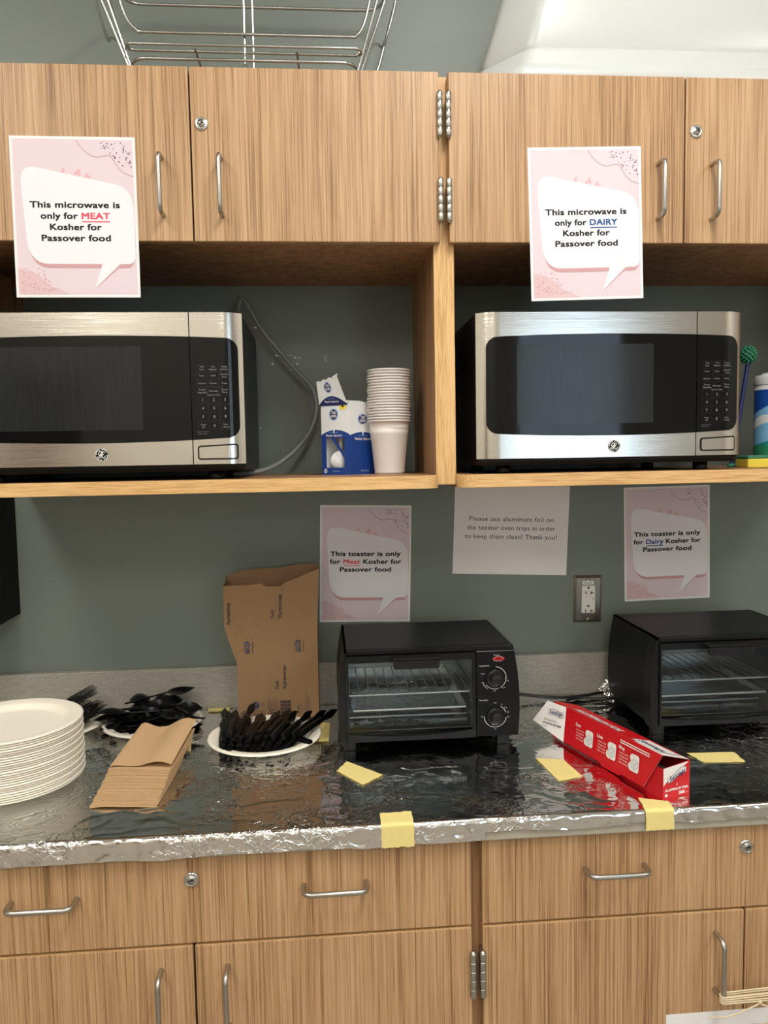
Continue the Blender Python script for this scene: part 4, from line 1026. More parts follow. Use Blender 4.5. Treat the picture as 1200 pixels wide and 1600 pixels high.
# ------------------------------------------------------------------ toaster ovens
def toaster(label, x, y, cord=None):
    t = thing('toaster_oven', label, 'toaster oven', (x, y, FZ)); D = 0.235; z0, z1 = 0.018, 0.199
    fr = lambda a, b_, d: (a, d, b_)
    def side(z):   # half width of the bulging sides
        k = (z-z0)/(z1-z0); return 0.1705+0.0125*(1-((k-0.36)/0.64)**2) if k > 0.36 else 0.183-0.004*((0.36-k)/0.36)**2
    zs = [z0+(z1-z0)*i/12 for i in range(13)]
    out = [(side(z), z) for z in zs] ; top = [(side(z1)-0.004, z1+0.003)]
    m = MB()
    x0, x1, za, zb = -0.166, 0.0865, 0.034, 0.180          # oven cavity
    right = [(x1+0.006, z0)] + [(side(z), z) for z in zs] + [(side(z1)-0.005, z1+0.0035), (x1+0.006, z1+0.0035)]
    left = [(x0-0.004, z1+0.0035), (-side(z1)+0.005, z1+0.0035)] + [(-side(z), z) for z in reversed(zs)] + [(x0-0.004, z0)]
    m.prism(right, fr, 0.010, D, 'black_matte', False); m.prism(left, fr, 0.006, D, 'black_matte', False)
    m.prism([(x0-0.004, zb+0.004), (x1+0.006, zb+0.004), (x1+0.006, z1+0.0035), (x0-0.004, z1+0.0035)], fr, 0.006, D, 'black_matte')
    m.prism([(x0-0.004, z0), (x1+0.006, z0), (x1+0.006, za-0.004), (x0-0.004, za-0.004)], fr, 0.010, D, 'black_matte')
    m.prism([(x0-0.004, za-0.004), (x1+0.006, za-0.004), (x1+0.006, zb+0.004), (x0-0.004, zb+0.004)], fr, D-0.006, D, 'black_matte')
    m.build('housing', t)
    # left end cap and top visor
    m = MB()
    cap = [(-side(z)-0.0018, z) for z in [0.012+(z1-0.012)*i/12 for i in range(13)]]
    cp = [(-0.1675, 0.0125)] + [(-side(max(z, z0))-0.0012, z) for z in [0.012+(0.196-0.012)*i/12 for i in range(13)]] + [(-0.1675, 0.197)]
    m.prism(round_poly(cp, 0.003, 2), fr, -0.004, 0.03, 'black'); m.build('end_cap', t)
    m = MB(); m.prism([(-side(z1)+0.004, 0.1945), (side(z1)-0.004, 0.1945), (side(z1)-0.006, 0.2015), (-side(z1)+0.006, 0.2015)], fr, -0.003, 0.012, 'black'); m.build('top_visor', t)
    # lining
    m = MB(); e = 0.0006
    m.box(x0, x1, D-0.008, D-0.007, za, zb, 'oven_in').box(x0-e, x0+e, 0.014, D-0.008, za, zb, 'oven_in').box(x1-e, x1+e, 0.014, D-0.008, za, zb, 'oven_in')
    m.box(x0, x1, 0.014, D-0.008, zb-e, zb+e, 'oven_in').box(x0, x1, 0.014, D-0.008, za-e, za+e, 'oven_in')
    for k in range(8): m.box(x0+0.04+k*0.022, x0+0.052+k*0.022, D-0.0085, D-0.0078, 0.062, 0.066, 'slot')
    for xs in (x0+0.0012, x1-0.0012):
        for zz in (0.085, 0.118): m.box(xs-0.0015, xs+0.0015, 0.02, D-0.02, zz, zz+0.003, 'oven_in')
    m.build('oven_lining', t)
    for zz, yy in ((0.168, 0.1), (0.047, 0.06), (0.047, 0.17)):
        MB().tube([(x0+0.002, yy, zz), (0, yy, zz), (x1-0.002, yy, zz)], 0.003, 'oven_in', 8).build('heating_element', t)
    m = MB(); zr = 0.107
    m.tube([(a, b_, zr) for a, b_ in rrect(x0+0.005, x1-0.005, 0.016, D-0.02, 0.006, 3)], 0.0017, 'rack', 8, True)
    m.tube([(x0+0.004, 0.015, zr), (0, 0.015, zr), (x1-0.004, 0.015, zr)], 0.0024, 'rack', 8)
    for k in range(1, 12): m.tube([(x0+0.005+k*(x1-x0-0.01)/12, 0.0145, zr+0.002), (x0+0.005+k*(x1-x0-0.01)/12, 0.1, zr+0.0015), (x0+0.005+k*(x1-x0-0.01)/12, D-0.02, zr+0.0015)], 0.0015, 'rack', 6)
    m.build('wire_rack', t)
    m = MB(); zt = 0.066
    def tr(a, v):
        xx, yy = x0+0.010+(x1-x0-0.02)*a, 0.018+(D-0.045)*v; ed = min(a, 1-a)*(x1-x0-0.02); ev = min(v, 1-v)*(D-0.045); q = min(ed, ev)
        return (xx, yy, zt+0.010*max(0, 1-q/0.008)+0.002*foil_h(xx*2+x, yy*2, 4.0, 1.0)/0.002*(1 if q > 0.008 else 0.3))
    m.grid(tr, 60, 46, 'foil_edge', True, 0.0006); m.tube([(x0+0.012, 0.0175, zt+0.009), (0, 0.0175, zt+0.009), (x1-0.012, 0.0175, zt+0.009)], 0.003, 'rack', 8); m.build('foil_lined_tray', t)
    # crumpled foil in the bottom
    m = MB(); m.grid(lambda a, v: (x0+0.004+(x1-x0-0.008)*a, 0.014+(D-0.03)*v, za+0.003+2.5*foil_h((x0+a*0.25)*2+x, v*0.4, 21.0, 1.0)), 60, 46, 'foil_edge', True); m.build('foil_crumb_liner', t)
    # door
    dx0, dx1, dz0, dz1 = x0-0.0005, x1+0.0035, 0.0195, 0.1915
    d = MB(); yd0, yd1 = -0.0085, -0.001
    sag = lambda a: 0.0365-0.0085*(1-(2*a-1)**2)
    n = 20
    low = [(dx0, dz0), (dx1, dz0)] + [(dx0+(dx1-dx0)*(1-i/n), sag(1-i/n)) for i in range(n+1)]
    d.prism(low, fr, yd0, yd1, 'charcoal')
    d.prism([(dx0, 0.1785), (dx1, 0.1785), (dx1, dz1), (dx0, dz1)], fr, yd0, yd1, 'black')
    d.box(dx0, dx0+0.004, yd0, yd1, sag(0), 0.1785, 'black').box(dx1-0.0065, dx1, yd0, yd1, sag(1), 0.1785, 'black')
    do = d.build('door', t)
    MB().box(dx0+0.003, dx1-0.003, yd0+0.002, yd0+0.005, 0.026, 0.181, 'oven_glass').build('glass', do)
    m = MB(); hx0, hx1 = -0.076, 0.0145
    m.prism(round_poly([(hx0, 0.1885), (hx1, 0.1885), (hx1, 0.1705), (hx0, 0.1705)], [0.001, 0.001, 0.006, 0.006], 4), fr, -0.034, -0.029, 'charcoal')
    m.box(hx0, hx1, -0.034, yd0, 0.186, 0.1905, 'charcoal', 0.001); m.build('handle', do)
    # controls
    cx0 = x1+0.0065
    pan = [(cx0, 0.0195)] + [(side(z)-0.003, z) for z in [0.0195+(0.192-0.0195)*i/10 for i in range(11)]] + [(cx0, 0.192)]
    m = MB(); m.prism(pan, fr, -0.004, 0.010, 'black_matte')
    m.tube([(cx0, -0.0042, 0.1922), (0.13, -0.0042, 0.1922), (side(0.192)-0.004, -0.0042, 0.1922)], 0.0006, 'grey_print', 6)
    F = lambda a, b_: (a, -0.0043, b_)
    kx, kz = 0.1300, (0.1375, 0.0595)
    add_stroke(m, arc(kx, kz[0], 0.0225, 85, -60, 24), 0.0011, F, 'white_print'); add_stroke(m, arc(kx, kz[0], 0.0225, -70, -145, 14), 0.0011, F, 'white_print')
    add_stroke(m, arc(kx, kz[0], 0.0265, 205, 235, 6), 0.0008, F, 'white_print')
    add_stroke(m, arc(kx, kz[1], 0.0225, -8, -180, 24), 0.0011, F, 'white_print'); add_stroke(m, arc(kx, kz[1], 0.0225, 62, 18, 8), 0.0011, F, 'white_print')
    m.text('Power', F, 'white_print', width=0.012, size=0.0042, cx=0.134, cy=0.1825).text('Temp/Mode', F, 'white_print', width=0.021, size=0.004, cx=cx0+0.0145, cy=0.1615).text('Time (Min)', F, 'white_print', width=0.018, size=0.004, cx=cx0+0.013, cy=0.0915)
    for a, s_ in ((200, '250'), (160, 'Toast'), (-15, '450'), (-50, 'Broil'), (-92, '350')): m.text(s_, F, 'white_print', width=0.0016*len(s_), size=0.0033, cx=kx+0.0265*cos(radians(a)), cy=kz[0]+0.0265*sin(radians(a))-0.001)
    for a, s_ in ((90, 'Off'), (60, '5'), (38, '10'), (15, '15'), (-5, '20'), (-90, '30'), (180, 'On')): m.text(s_, F, 'white_print', width=0.0019*len(s_), size=0.0034, cx=kx+0.0268*cos(radians(a)), cy=kz[1]+0.0268*sin(radians(a))-0.001)
    m.build('control_panel', t)
    for kk in kz:
        m = MB().lathe([(0.0001, -0.0105), (0.0165, -0.0105), (0.0185, -0.008), (0.0192, -0.0042)], 'black', 36, (kx, 0, kk), 'y')
        m.lathe([(0.0001, -0.0265), (0.0105, -0.0265), (0.0118, -0.0250), (0.0128, -0.0105)], 'charcoal', 32, (kx, 0, kk), 'y'); m.build('knob', t)
    m = MB(); m.prism([(0.137+0.0125*cos(a)*(1 if True else 1), 0.1765+0.0048*sin(a)) for a in [i*tau/24 for i in range(24)]], fr, -0.0062, -0.004, 'ind_red')
    add_stroke(m, [(0.126, 0.1765), (0.131, 0.1805), (0.137, 0.182), (0.143, 0.1805), (0.148, 0.1765)], 0.0007, lambda a, b_: (a, -0.0064, b_), 'rack')
    add_stroke(m, [(0.127, 0.174), (0.133, 0.1722), (0.139, 0.172), (0.145, 0.1738)], 0.0006, lambda a, b_: (a, -0.0064, b_), 'rack'); m.build('indicator_light', t)
    for fx in (-0.163, 0.148):
        for fy in (0.010, D-0.03):
            MB().box(fx-0.0125, fx+0.0125, fy-0.006, fy+0.014, -0.0012, 0.0195, 'charcoal', 0.002).build('foot', t)
    return t
t1 = toaster('black toaster oven in the middle of the counter, below the notice', -0.032, -0.318)
t2 = toaster('black toaster oven at the right end, partly out of view behind the red foil box', 0.608, -0.307)
cz = FZ+0.004
MB().tube(smooth_path([(0.10, -0.082, 0.97), (0.135, -0.066, 0.955), (0.165, -0.058, 0.93), (0.235, -0.054, cz+0.008), (0.30, -0.065, cz+0.002), (0.37, -0.06, cz+0.002), (0.42, -0.045, cz+0.003), (0.50, -0.04, cz+0.002), (0.56, -0.04, 0.93)], 8), 0.0036, 'black_cord', 8).build('power_cord', t1, -t1.location)
MB().tube(smooth_path([(0.585, -0.068, 0.95), (0.555, -0.055, 0.915), (0.49, -0.055, cz+0.002), (0.43, -0.085, cz+0.001), (0.36, -0.075, cz+0.002), (0.325, -0.085, cz+0.002), (0.318, -0.11, cz+0.001), (0.34, -0.145, cz+0.001), (0.41, -0.135, cz+0.001), (0.47, -0.05, cz+0.002)], 8), 0.0034, 'black_cord', 8).build('power_cord', t2, -t2.location)
m = MB()
random.seed(3)
def crum(a, v):
    th, ph = a*tau, v*pi; r = 0.017*(1+0.55*mn.noise((3*cos(th)*sin(ph), 3*sin(th)*sin(ph), 3*cos(ph)))+0.25*mn.noise((8*cos(th)*sin(ph), 8*sin(th)*sin(ph), 8*cos(ph))))
    return (1.35*r*cos(th)*sin(ph), 0.9*r*sin(th)*sin(ph), 0.018-0.95*r*cos(ph))
m.grid(crum, 28, 18, 'foil_edge', False)
o = m.build('crumpled_foil'); o.location = (0.437, -0.062, FZ+0.006); tag(o, 'small crumpled bit of aluminum foil by the backsplash left of the right toaster', 'foil scrap')

# ------------------------------------------------------------------ foil carton
t = thing('foil_carton', 'open red and white box of aluminum foil lying between the toaster ovens', 'box', (0.321, -0.5938, FZ))
ex = Vector((-0.3005, 0.9538, 0)).normalized(); ey = Vector((0.9538, 0.3005, 0)).normalized()   # along, and away from the viewer
BX = Matrix(((ex.x, ey.x, 0, 0), (ex.y, ey.y, 0, 0), (0, 0, 1, 0), (0, 0, 0, 1)))
LB, WB, HB = 0.312, 0.0577, 0.0588
m = MB(BX)
m.add([(0, 0, 0), (LB, 0, 0), (LB, 0, HB-0.006), (0, 0, HB-0.006)], [(0, 1, 2, 3)], 'red_dark')
m.add([(0, WB, 0), (LB, WB, 0), (LB, WB, HB), (0, WB, HB)], [(3, 2, 1, 0)], 'red_dark')
m.add([(0, 0, 0), (LB, 0, 0), (LB, WB, 0), (0, WB, 0)], [(0, 1, 2, 3)], 'card_white')
for xe in (0, LB): m.add([(xe, 0, 0), (xe, WB, 0), (xe, WB, HB), (xe, 0, HB-0.006)], [(0, 1, 2, 3)], 'red')
e0 = lambda off: (lambda a, b_: (-off, a*1.068, b_*1.05))          # end panel, read from the near end
def endface(m):
    f = e0(0.0003)
    m.add([f(a, b_) for a, b_ in [(0.001, 0.021), (0.016, 0.034), (0.050, 0.0530), (0.050, 0.0545), (0.001, 0.0500)]], [tuple(range(5))], 'card_white')
    rib = [(0.010, 0.0245), (0.0185, 0.0265), (0.027, 0.0325), (0.0355, 0.0375), (0.046, 0.0385), (0.046, 0.0475), (0.036, 0.0468), (0.027, 0.0415), (0.0185, 0.0358), (0.010, 0.0338)]
    m.add([e0(0.0006)(*p) for p in rib], [tuple(range(10))], 'card_white')
    add_stroke(m, rib+rib[:1], 0.0007, e0(0.0008), 'navy')
    m.text('Settings', lambda a, b_: e0(0.0009)(a, b_+(a-0.0285)*0.40), 'navy', width=0.030, size=0.0115, bold=0.018, cx=0.0285, cy=0.0322)
    m.add([e0(0.0005)(*p) for p in [(0.0255, 0.0205), (0.029, 0.0175), (0.029, 0.0238)]], [(0, 1, 2)], 'rose')
    m.text('ALUMINUM FOIL', e0(0.0006), 'card_white', width=0.047, size=0.0052, bold=0.04, cx=0.0275, cy=0.0115)
    m.text('200', e0(0.0006), 'card_white', width=0.0115, size=0.0068, bold=0.04, cx=0.0375, cy=0.0035).text('SQ FT', e0(0.0006), 'card_white', width=0.006, size=0.0026, cx=0.048, cy=0.0035)
    m.add([e0(0.0006)(0.0065+0.0028*cos(i*tau/16), 0.0052+0.0024*sin(i*tau/16)) for i in range(16)], [tuple(range(16))], 'card_white')
endface(m)
m.build('carton_body', t)
MB(BX).tube([(0.012, 0.028, 0.0235), (0.15, 0.028, 0.0235), (LB-0.012, 0.028, 0.0235)], 0.0185, 'foil', 20).build('foil_roll', t)
# lid: top panel hinged along the back, flap hanging out in front
m = MB(BX); hz = 0.0761
ZT = lambda x: 0.0
def LT(off):     # top panel: a along the box, b 0 at the front edge .. 1 at the hinge
    return lambda a, b_: (a, -0.0004+(WB+0.0004)*b_, hz-(hz-HB-0.0005)*b_+off)
def LF(off):     # front flap: b 0 at the bottom .. 1 at the top edge
    dy, dz = -0.0070, -0.0690; nn = Vector((0, dz, -dy)).normalized()
    return lambda a, b_: (a, -0.0004+dy*(1-b_)+nn.y*off, hz+dz*(1-b_)+nn.z*off)
Lw = 0.267
m.add([LT(0)(0.0, 0), LT(0)(0, 1), LT(0)(LB, 1), LT(0)(LB, 0)], [(0, 1, 2, 3)], 'card_white')
m.add([LT(0.0003)(0.07, 0.0), LT(0.0003)(0.05, 1), LT(0.0003)(LB, 1), LT(0.0003)(LB, 0)], [(0, 1, 2, 3)], 'red')
m.add([LT(0.0003)(0.035, 0.90), LT(0.0003)(0.0, 1), LT(0.0003)(0.08, 1), LT(0.0003)(0.08, 0.9)], [(0, 1, 2, 3)], 'red')
for off, nm in ((0.0, 'red'),):
    notch = [(0.039, 0.0), (0.095, 0.0), (0.102, -0.06), (0.150, -0.08), (0.158, 0.0), (Lw, 0.0)]
    m.add([LF(0)(*p) for p in notch]+[LF(0)(Lw, 1), LF(0)(0.0, 1)], [tuple(range(8))], 'red')
m.add([LF(-0.0006)(*p) for p in [(0.039, 0.0), (Lw, 0.0), (Lw, 1), (0, 1)]], [(3, 2, 1, 0)], 'card_white')
m.add([LF(0)(Lw, 0.0), LF(0)(LB-0.005, -0.05), LF(0)(LB-0.005, 0.1), LF(0)(LB, 1), LF(0)(Lw, 1)], [tuple(range(5))], 'red')
# white end part with the notice, bent a little further out
WPq = [(Lw+0.002, -0.02), (LB-0.012, 0.02), (LB+0.035, 0.30), (LB+0.006, 1.0), (Lw+0.002, 1.0)]
OW = (0.0012, 0.0012, 0.024, 0.012, 0.0012)
m.add([LF(o_)(*p) for p, o_ in zip(WPq, OW)], [(0, 1, 2), (0, 2, 4), (2, 3, 4)], 'card_white')
TW = lambda off: (lambda a, b_: LF(off)(a, b_))
# printing, reading from the far end towards the near end
def FP(x0, off=0.0018): return lambda a, b_: LF(off)(x0-a*1.3, b_/0.051)
for x0, head in ((0.231, 'Cover'), (0.165, 'Line'), (0.104, 'Wrap')):
    f = FP(x0)
    m.text(head, f, 'card_white', width=0.012, size=0.0062, bold=0.03, cx=0.004, cy=0.033)
    for j in range(4): m.text('bowls and dishes' if j % 2 else 'to keep food in', f, 'card_white', width=0.020-0.002*(j == 3), size=0.0030, cx=-0.002, cy=0.0285-0.0042*j, align='L') if False else m.text(('a bowl or dish', 'to keep food', 'fresh longer', 'when stored')[j], f, 'card_white', width=0.018, size=0.0034, cx=0.0, cy=0.0275-0.0042*j, align='L')
    m.add([f(*p) for p in round_poly([(0.021, 0.0125), (0.040, 0.0125), (0.040, 0.035), (0.025, 0.035), (0.021, 0.030), (0.0245, 0.024), (0.019, 0.020)], 0.004)], [tuple(range(42))], 'card_white')
    f = FP(x0, 0.0021)
    m.add([f(*p) for p in [(0.024, 0.018), (0.032, 0.015), (0.038, 0.020), (0.038, 0.027), (0.030, 0.029), (0.024, 0.024)]], [tuple(range(6))], 'clear_plastic')
    for q in ([(0.024, 0.018), (0.032, 0.015), (0.038, 0.020), (0.038, 0.027), (0.030, 0.029), (0.024, 0.024), (0.024, 0.018)], [(0.024, 0.024), (0.031, 0.021), (0.038, 0.027)], [(0.031, 0.021), (0.032, 0.015)]): add_stroke(m, q, 0.0005, f, 'grey_print')
for zz in (0.041, 0.044): m.add([FP(0.0)(a, b_) for a, b_ in [(-0.080, zz), (-0.022, zz), (-0.022, zz+0.0014), (-0.080, zz+0.0014)]], [(0, 1, 2, 3)], 'card_white')
f = lambda a, b_: LF(0.0026+0.45*max(0, LB+0.010-a*1.15-Lw-0.004))(LB+0.010-a*1.15, b_/0.051)
rib = [(0.020+0.0, 0.0375), (0.026, 0.0395), (0.034, 0.0385), (0.041, 0.0365), (0.046, 0.0385), (0.046, 0.046), (0.040, 0.0445), (0.033, 0.0465), (0.026, 0.047), (0.020, 0.045)]
sx = lambda p: (p[0]-0.004, p[1]-0.004)
add_stroke(m, [sx(p) for p in rib+rib[:1]], 0.0007, f, 'navy')
m.text('Settings', f, 'navy', width=0.0225, size=0.0075, bold=0.02, cx=0.029, cy=0.0360)
for j, (s_, wd_, bo) in enumerate((('Aluminum Foil is', 0.024, 0), ('convenient and easy', 0.034, 0.03), ('to use!', 0.010, 0))): m.text(s_, f, 'ink', width=wd_, size=0.0046, bold=bo, cx=0.008-0.002*j, cy=0.0240-0.0052*j, align='L')
# wording along the top panel
f = lambda a, b_: LT(0.0008)(0.262-a, b_)
m.text('ALUMINUM FOIL', lambda a, b_: f(a, 0.20+b_/0.058), 'card_white', width=0.135, size=0.028, bold=0.03, cx=0.0, cy=0.0, align='L')
m.add([LT(0.0006)(*p) for p in [(0.085, 0.1), (0.018, 0.12), (0.014, 0.85), (0.09, 0.85)]], [(0, 1, 2, 3)], 'card_white')
add_stroke(m, [(0.085, 0.1), (0.05, 0.16), (0.018, 0.12), (0.014, 0.85), (0.05, 0.8), (0.09, 0.85), (0.085, 0.1)], 0.0012, lambda a, b_: LT(0.0009)(a, b_), 'navy')
m.text('Settings', lambda a, b_: LT(0.0010)(0.088-a, 0.3+b_/0.058), 'navy', width=0.06, size=0.022, bold=0.02, cx=0.036)
m.add([LF(0)(0.0, 0.93), LF(0)(0.0, 1.0), LT(0)(0.0, 0.0)], [(0, 1, 2)], 'red')
# side gusset of the lid at the near end (dark opening stays visible under it)
m.build('lid', t)

# ------------------------------------------------------------------ paper bag
t = thing('paper_bag', 'tall open kraft paper bag leaning on the backsplash behind the knife plate', 'bag', (-0.345, -0.075, FZ))
def bag_front(x, z):     # depth of the front panel, bag coordinates
    y = -0.032 + 0.05*z*0.35
    if z > 0.19: y -= 0.004*sin((x+0.09)*30)*(z-0.19)/0.1
    d1 = abs((x-0.052)*0.78+(z-0.262)*0.62); s1 = max(0, 1-d1/0.010)*max(0, min(1, (z-0.20)/0.03))*(1 if x > 0.0 else 0)
    d2 = abs((x+0.078)*0.9+(z-0.215)*0.3); s2 = max(0, 1-d2/0.012)*max(0, 1-abs(z-0.215)/0.05)
    return y - 0.0045*s1 - 0.005*s2 + 0.0022*mn.noise((x*14, z*11, 3.0))
TOPF = [(-0.12, 0.302), (-0.06, 0.3035), (-0.035, 0.307), (-0.028, 0.306), (-0.024, 0.299), (0.012, 0.299), (0.018, 0.306), (0.05, 0.317), (0.10, 0.3365)]
def topf(x):
    for (a, za), (c, zc) in zip(TOPF[:-1], TOPF[1:]):
        if x <= c: return za+(zc-za)*max(0, (x-a))/(c-a)
    return TOPF[-1][1]
def xl(z): return -0.091 - max(0, min(0.026, (z-0.125)/0.085*0.026))
def xr(z): return 0.0885 + 0.007*max(0, (z-0.2)/0.13)
m = MB()
NF = 44
def front(a, v):
    x_ = -0.091+0.18*a; zt = topf(-0.117+0.212*a); z = v*zt
    x = xl(z)+(xr(z)-xl(z))*a
    return (x, bag_front(x, z), z)
def back(a, v):
    zt = 0.312+0.022*sin(min(1, a*1.6)*pi/2)+0.004*sin(a*9); z = v*zt
    x = xl(z)-0.002*v+(xr(z)+0.0015-xl(z))*a
    bow = 0.030+0.012*v+0.006*sin(a*pi)*v-0.004*v*a
    return (x, bow, z)
m.grid(front, NF, 50, 'kraft_bag', True)
m.grid(lambda a, v: back(1-a, v), 24, 40, 'kraft_bag', True)
def sidep(a_side):
    def fn(u, v):
        p, q = Vector(front(a_side, v)), Vector(back(a_side, v)); w_ = p*(1-u)+q*u
        w_.x += (-1 if a_side else 1)*0.012*sin(u*pi)*(1-0.75*v); return w_
    return fn
m.grid(lambda u, v: sidep(1.0)(u, v), 8, 40, 'kraft_bag', False); m.grid(lambda u, v: sidep(0.0)(1-u, v), 8, 40, 'kraft_bag', False)
m.add([front(0, 0), front(1, 0), back(1, 0), back(0, 0)], [(3, 2, 1, 0)], 'kraft_bag')
m.add([(p[0], p[1]+0.010, p[2]) for p in [front(0, 0.0), front(1, 0), front(1, 0.02), front(0, 0.02)]], [(0, 1, 2, 3)], 'kraft_bag')
BF = lambda a, b_: (a, bag_front(a, b_)-0.0009, b_)
def up(x, z):        # lettering that climbs up the bag
    return lambda a, b_: BF(x-b_, z+a)
for xx, zz in ((0.0, 0.066), (-0.006, 0.226)):
    m.text('Tork', up(xx, zz), 'bag_ink', width=0.0205, size=0.0115, bold=0.012, cx=0, cy=0, align='L')
    m.text('Xpressnap', up(xx+0.0165, zz), 'bag_ink', width=0.054, size=0.0115, bold=0.012, cx=0, cy=0, align='L')
m.text('Xpressnap', up(-0.1035, 0.215), 'bag_ink', width=0.05, size=0.0115, bold=0.012, cx=0, cy=0, align='L')
for xx in (-0.069, 0.044):
    z0 = 0.150
    m.add([BF(x, z) for x, z in [(xx-0.003, z0), (xx+0.0065, z0), (xx+0.0065, z0+0.026), (xx-0.003, z0+0.026)]], [(0, 1, 2, 3)], 'bag_blue')
    m.text('TORK', lambda a, b_: (xx+0.0050-b_, bag_front(xx, z0)-0.0016, z0+a), 'kraft_bag', width=0.0225, size=0.0098, bold=0.02, cx=0.013)
    add_stroke(m, [(xx-0.0055, z0+0.003), (xx-0.0068, z0+0.010), (xx-0.0048, z0+0.017), (xx-0.0062, z0+0.025)], 0.0012, BF, 'bag_blue')
    m.text('Universal', up(xx+0.0150, z0+0.0005), 'bag_ink', width=0.0245, size=0.0062, cx=0, cy=0, align='L')
def ring(cx, cz, r, w_, mat='bag_ink'): add_stroke(m, arc(cx, cz, r, 0, 360, 22), w_, BF, mat)
def rect(x0, x1, z0, z1, w_=0.0007, mat='bag_ink'): add_stroke(m, [(x0, z0), (x1, z0), (x1, z1), (x0, z1), (x0, z0)], w_, BF, mat)
ring(-0.078, 0.012, 0.0078, 0.0009); ring(-0.078, 0.012, 0.004, 0.0016)
m.add([BF(-0.0515+0.0068*cos(i*tau/20), 0.0325+0.0072*sin(i*tau/20)) for i in range(20)], [tuple(range(20))], 'bag_blue')
add_stroke(m, [(-0.057, 0.0275), (-0.052, 0.033), (-0.047, 0.0375)], 0.0014, lambda a, b_: (a, bag_front(a, b_)-0.0014, b_), 'kraft_bag')
ring(-0.0515, 0.0325, 0.0085, 0.0006, 'bag_blue'); rect(-0.061, -0.034, 0.002, 0.018, 0.0005); ring(-0.053, 0.0095, 0.0035, 0.0012)
rect(-0.0245, -0.0045, 0.0215, 0.0445, 0.0011); rect(-0.021, -0.008, 0.0255, 0.0405, 0.0006)
for k in range(4): add_stroke(m, [(-0.0185+0.003*k, 0.028), (-0.0185+0.003*k, 0.038-0.002*(k % 2))], 0.0006, BF, 'bag_ink')
ring(-0.0145, 0.010, 0.0085, 0.0008); ring(-0.0145, 0.010, 0.005, 0.0016); rect(-0.0245, -0.0045, 0.001, 0.020, 0.0005)
for k in range(15):
    zz = 0.011+0.002*k; w_ = (0.0012, 0.0006, 0.0009, 0.0014)[k*7 % 4]
    m.add([BF(0.002, zz), BF(0.026, zz), BF(0.026, zz+w_), BF(0.002, zz+w_)], [(0, 1, 2, 3)], 'bag_ink')
for xx, zz, l in ((-0.038, 0.026, 0.014), (-0.034, 0.026, 0.013), (0.046, 0.009, 0.024), (0.050, 0.009, 0.020), (0.055, 0.009, 0.028), (0.060, 0.009, 0.048), (0.0645, 0.009, 0.042), (0.069, 0.009, 0.032), (-0.068, 0.004, 0.02), (-0.0655, 0.004, 0.018)):
    add_stroke(m, [(xx, zz), (xx, zz+l)], 0.0008, BF, 'bag_ink')
m.text('GB', up(0.0435, 0.009), 'bag_ink', width=0.006, size=0.005, bold=0.03, align='L').text('1032', up(0.0435, 0.0165), 'bag_ink', width=0.011, size=0.004, bold=0.03, align='L')
m.build('bag_paper', t)

# ------------------------------------------------------------------ plates, cutlery, napkins
plate_prof = [(0.0001, 0.0035), (0.078, 0.0035), (0.083, 0.0045), (0.0865, 0.008), (0.092, 0.0155), (0.096, 0.0175), (0.104, 0.0180), (0.108, 0.0195), (0.1125, 0.0198), (0.1148, 0.0185), (0.1155, 0.0165),
              (0.1147, 0.0163), (0.1135, 0.0178), (0.108, 0.0178), (0.104, 0.0164), (0.095, 0.0160), (0.091, 0.0140), (0.0855, 0.0060), (0.082, 0.0025), (0.078, 0.0), (0.0001, 0.0)]
def plate(k, n=72, kz=1.0): return MB().lathe([(r*k if r > 0.001 else r, z*kz) for r, z in plate_prof], 'fibre', n).build('plate')
PS = (-0.818, -0.390)
p0 = plate(0.1285/0.1155, 96, 0.75)
NP = 26
tag(p0, 'bottom plate of the tall white plate stack, resting on the foil', 'plate', 'stacked white plates'); p0.location = (*PS, FZ)
for k in range(1, NP):
    lab = 'topmost white plate of the tall stack at the left, its hollow facing up' if k == NP-1 else '%s plate from the top of the tall white stack' % ORD[NP-1-k]
    dup(p0, lab, (PS[0]+0.0014*sin(k*2.1), PS[1]+0.0012*cos(k*1.3), FZ+0.00407*k), (0, 0, k*0.7))
kp = plate(1.0); kp.location = (-0.3665, -0.252, FZ); tag(kp, 'white plate holding the black knives, in front of the paper bag', 'plate', 'plates holding cutlery')
sp_ = plate(0.105/0.1155); sp_.location = (-0.6165, -0.137, FZ); tag(sp_, 'white plate heaped with black spoons, behind the kraft napkins', 'plate', 'plates holding cutlery')
fp = plate(0.100/0.1155); fp.location = (-0.822, -0.128, FZ); tag(fp, 'white plate of black forks, half hidden behind the plate stack', 'plate', 'plates holding cutlery')

def knife_mesh():
    m = MB(); L = 0.152
    def prof(b_):
        if b_ < 0.52: return 0.0066-0.0010*abs(b_-0.15)/0.37, 0.0038
        if b_ < 0.58: k = (b_-0.52)/0.06; return 0.0056-0.0014*k, 0.0038-0.0022*k
        k = (b_-0.58)/0.42; w_ = 0.0040+0.0046*sin(min(1, k*1.25)*pi*0.55)
        return (w_ if k < 0.55 else w_*max(0.06, 1-((k-0.55)/0.45)**1.4)), 0.0012
    n = 26; vs = []
    for i in range(n+1):
        b_ = i/n; w_, h = prof(b_); y = b_*L; off = 0.0 if b_ < 0.55 else 0.0016*(b_-0.55)/0.45
        vs += [(-w_+off, y, -h), (w_+off, y, -h), (w_+off, y, h*0.4), (w_*0.55+off, y, h), (-w_*0.55+off, y, h), (-w_+off, y, h*0.4)]
    m.add(vs, [(i*6+k, i*6+(k+1) % 6, (i+1)*6+(k+1) % 6, (i+1)*6+k) for i in range(n) for k in range(6)]+[(5, 4, 3, 2, 1, 0), tuple(n*6+k for k in range(6))], 'cutlery')
    m.box(-0.0026, 0.0026, 0.012, 0.06, 0.0036, 0.0044, 'cutlery', 0.0004, 1)
    return m
